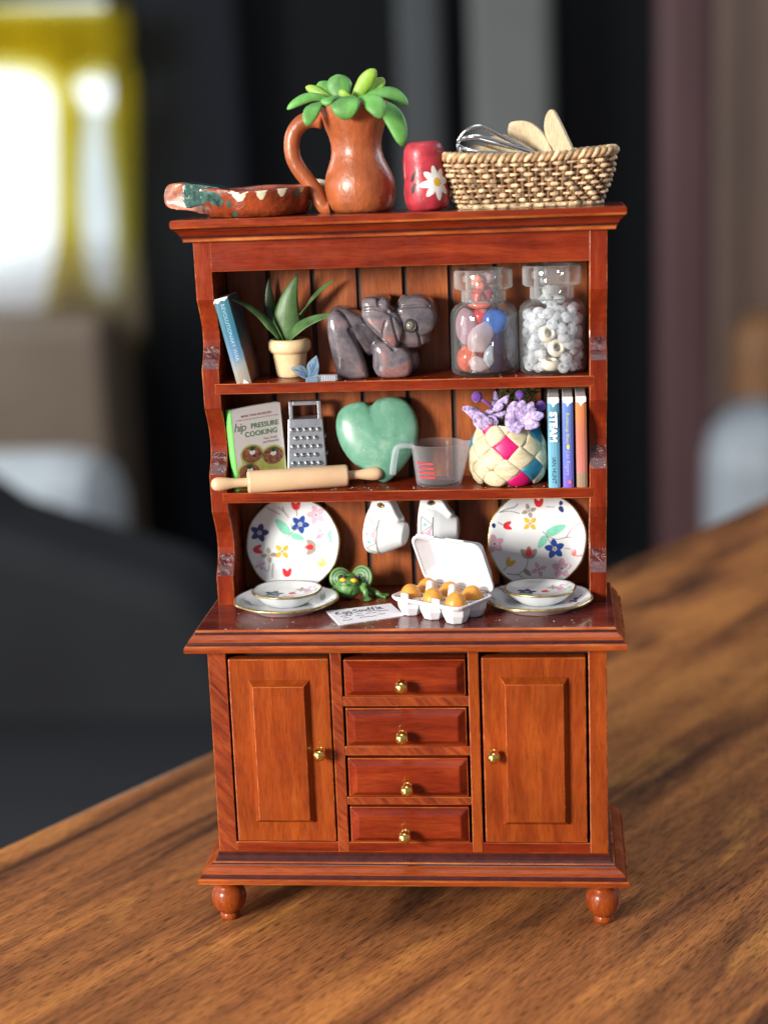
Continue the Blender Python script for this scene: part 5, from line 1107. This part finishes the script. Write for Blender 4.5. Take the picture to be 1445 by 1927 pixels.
def ringband(mb, loops, closed=False):
    n = len(loops[0][0]); vs = [(a, b, z) for lp, z in loops for a, b in lp]; fs = [(i*n+k, i*n+(k+1) % n, (i+1)*n+(k+1) % n, (i+1)*n+k) for i in range(len(loops)-1) for k in range(n)]
    if closed: fs += [((len(loops)-1)*n+k, (len(loops)-1)*n+(k+1) % n, (k+1) % n, k) for k in range(n)]
    return mb.add(vs, fs, 0, False)
mb = MB(); ringband(mb, [(rrect(L_-.04, W_-.04, .2), RZ-.09), (rrect(L_, W_, .22), RZ-.05), (rrect(L_+.03, W_+.03, .24), RZ+.0), (rrect(L_+.03, W_+.03, .24), RZ+.03), (rrect(L_-.02, W_-.02, .2), RZ+.035), (rrect(L_-.08, W_-.08, .2), RZ-.07)], True); fixn(mb.build('tray_rim', [foam], tray, bevel=.008))
mb = MB()
for i in (-.5, .5): 
    for j in (-1, 1): box(mb, i*PT-.14, i*PT+.14, min(j*.36, j*.66), max(j*.36, j*.66), RZ-.06, RZ+.0)
mb.build('tray_web', [foam], tray)
for i in (-.5, .5):
    mb = MB(); lathe(mb, [(0, RZ+.34), (.055, RZ+.335), (.085, RZ+.30), (.10, RZ+.20), (.14, RZ-.05), (.16, .10)], 16, T=lambda a, b, c: (a+i*PT, b, c)); fixn(mb.build('divider_post', [foam], tray))
for x in (-.56, .36):
    mb = MB(); box(mb, x-.115, x+.115, -W_-.025, -W_+.045, RZ-.10, RZ+.155); mb.build('closing_tab', [foam], tray, bevel=.03, seg=3)
LD = .36; la = math.radians(66)
def lidT(a, b, c):      # closed lid: opening at c=0, depth upwards; hinge along the back edge b=W_
    dy, dz = b-W_, c; ca, sa = math.cos(-la), math.sin(-la)
    return (a, W_+.03+dy*ca-dz*sa, RZ+.05+dy*sa+dz*ca)
mb = MB(); lp = [(rrect(L_+.02, W_+.02, .26), 0), (rrect(L_+.02, W_+.02, .26), .05), (rrect(L_-.02, W_-.02, .24), .07), (rrect(L_-.22, W_-.20, .12), LD), (rrect(L_-.5, W_-.4, .06), LD+.01)]
inn_ = [(rrect(L_-.5, W_-.4, .06), LD-.03), (rrect(L_-.25, W_-.23, .12), LD-.035), (rrect(L_-.055, W_-.055, .22), .05), (rrect(L_-.04, W_-.04, .22), 0)]
n = 20; vs = [lidT(a, b, z) for l_, z in lp+inn_ for a, b in l_]; fs = [(i*n+k, i*n+(k+1) % n, (i+1)*n+(k+1) % n, (i+1)*n+k) for i in range(len(lp+inn_)-1) for k in range(n)]
fs += [(8*n+k, 8*n+(k+1) % n, (k+1) % n, k) for k in range(n)]+[tuple(4*n+k for k in range(n)), tuple(5*n+k for k in range(n))]
mb.add(vs, fs); ob = fixn(mb.build('lid', [foam], tray, bevel=.012))
for x in (-.56, .30): mb = MB(); box(mb, x-.27, x+.27, -W_-.06, -W_+.06, .0, .06, T=lidT); fixn(mb.build('lid_slot', [foam], ob, bevel=.022, seg=3))
mb = MB(); box(mb, -L_+.25, L_-.25, W_-.03, W_+.06, RZ-.02, RZ+.06); mb.build('hinge', [foam], tray, bevel=.02)
eggm = plain('brown_egg_clay', (.66, .27, .036), .42, .12, 5, b=.35, bs=12, coat=.12)
mb = MB(); ellips(mb, (0, 0, 0), (.255, .255, .32), 28, 18, fn=lambda p: (1+.0*p.z)*(1-.07*p.z)); egm = mb.mesh('egg'); rnd = random.Random(4)
ordn = ('tabbed end', 'middle', 'far end')
for i in range(3):
    for j in range(2):
        p = eo2+ux*((i-1)*PT+rnd.uniform(-.01, .01))+uy*((j-.5)*PT)+Vector((0, 0, .43)); k = 'row nearest the recipe card' if j == 0 else 'row beside the open lid'
        tag(link('egg', egm, eggm, loc=p, rot=(rnd.uniform(-.12, .12), rnd.uniform(-.12, .12), rnd.uniform(0, 6))), 'brown clay egg in the carton, %s, %s' % (('front tab side' if j == 0 else 'lid side'), ('end by the recipe card', 'middle', 'end by the stacked plates')[i]), 'egg', 'eggs in the carton')
# red crumb and dust
c = pz(514, 1160, ZC+.03); mb = MB(); box(mb, -.055, .055, -.03, .03, 0, .04); tag(mb.build('red_crumb', plain('red_plastic_scrap', (.60, .02, .06), .4), loc=(c.x, c.y, ZC+.002), rot=(0, 0, .3), bevel=.01), 'tiny red scrap on the counter in front of the flat plate', 'scrap')
mb = MB(); rnd = random.Random(33)
def speck(x, y, z, r): mb.add([(x-r, y, z), (x, y-r, z), (x+r*1.3, y, z), (x, y+r, z), (x, y, z+r*.8)], [(0, 1, 4), (1, 2, 4), (2, 3, 4), (3, 0, 4)])
for k in range(170):
    zz = rnd.choice((Z1, Z2, ZC, ZC)); y = rnd.uniform(YU-.0, YU+.5) if zz != ZC else rnd.uniform(-.15, 1.2); speck(rnd.uniform(-4.2, 4.2), y, zz+.0005+(.0025 if zz == ZC else 0), rnd.choice((.006, .008, .010, .015)))
for k in range(60): speck(rnd.uniform(-4.6, 4.6), rnd.uniform(-.13, -.04), 1.577, rnd.choice((.006, .009, .012)))
ob = mb.build('dust_specks', plain('white_dust', (.75, .72, .72), .8), HU); ob['kind'] = 'stuff'
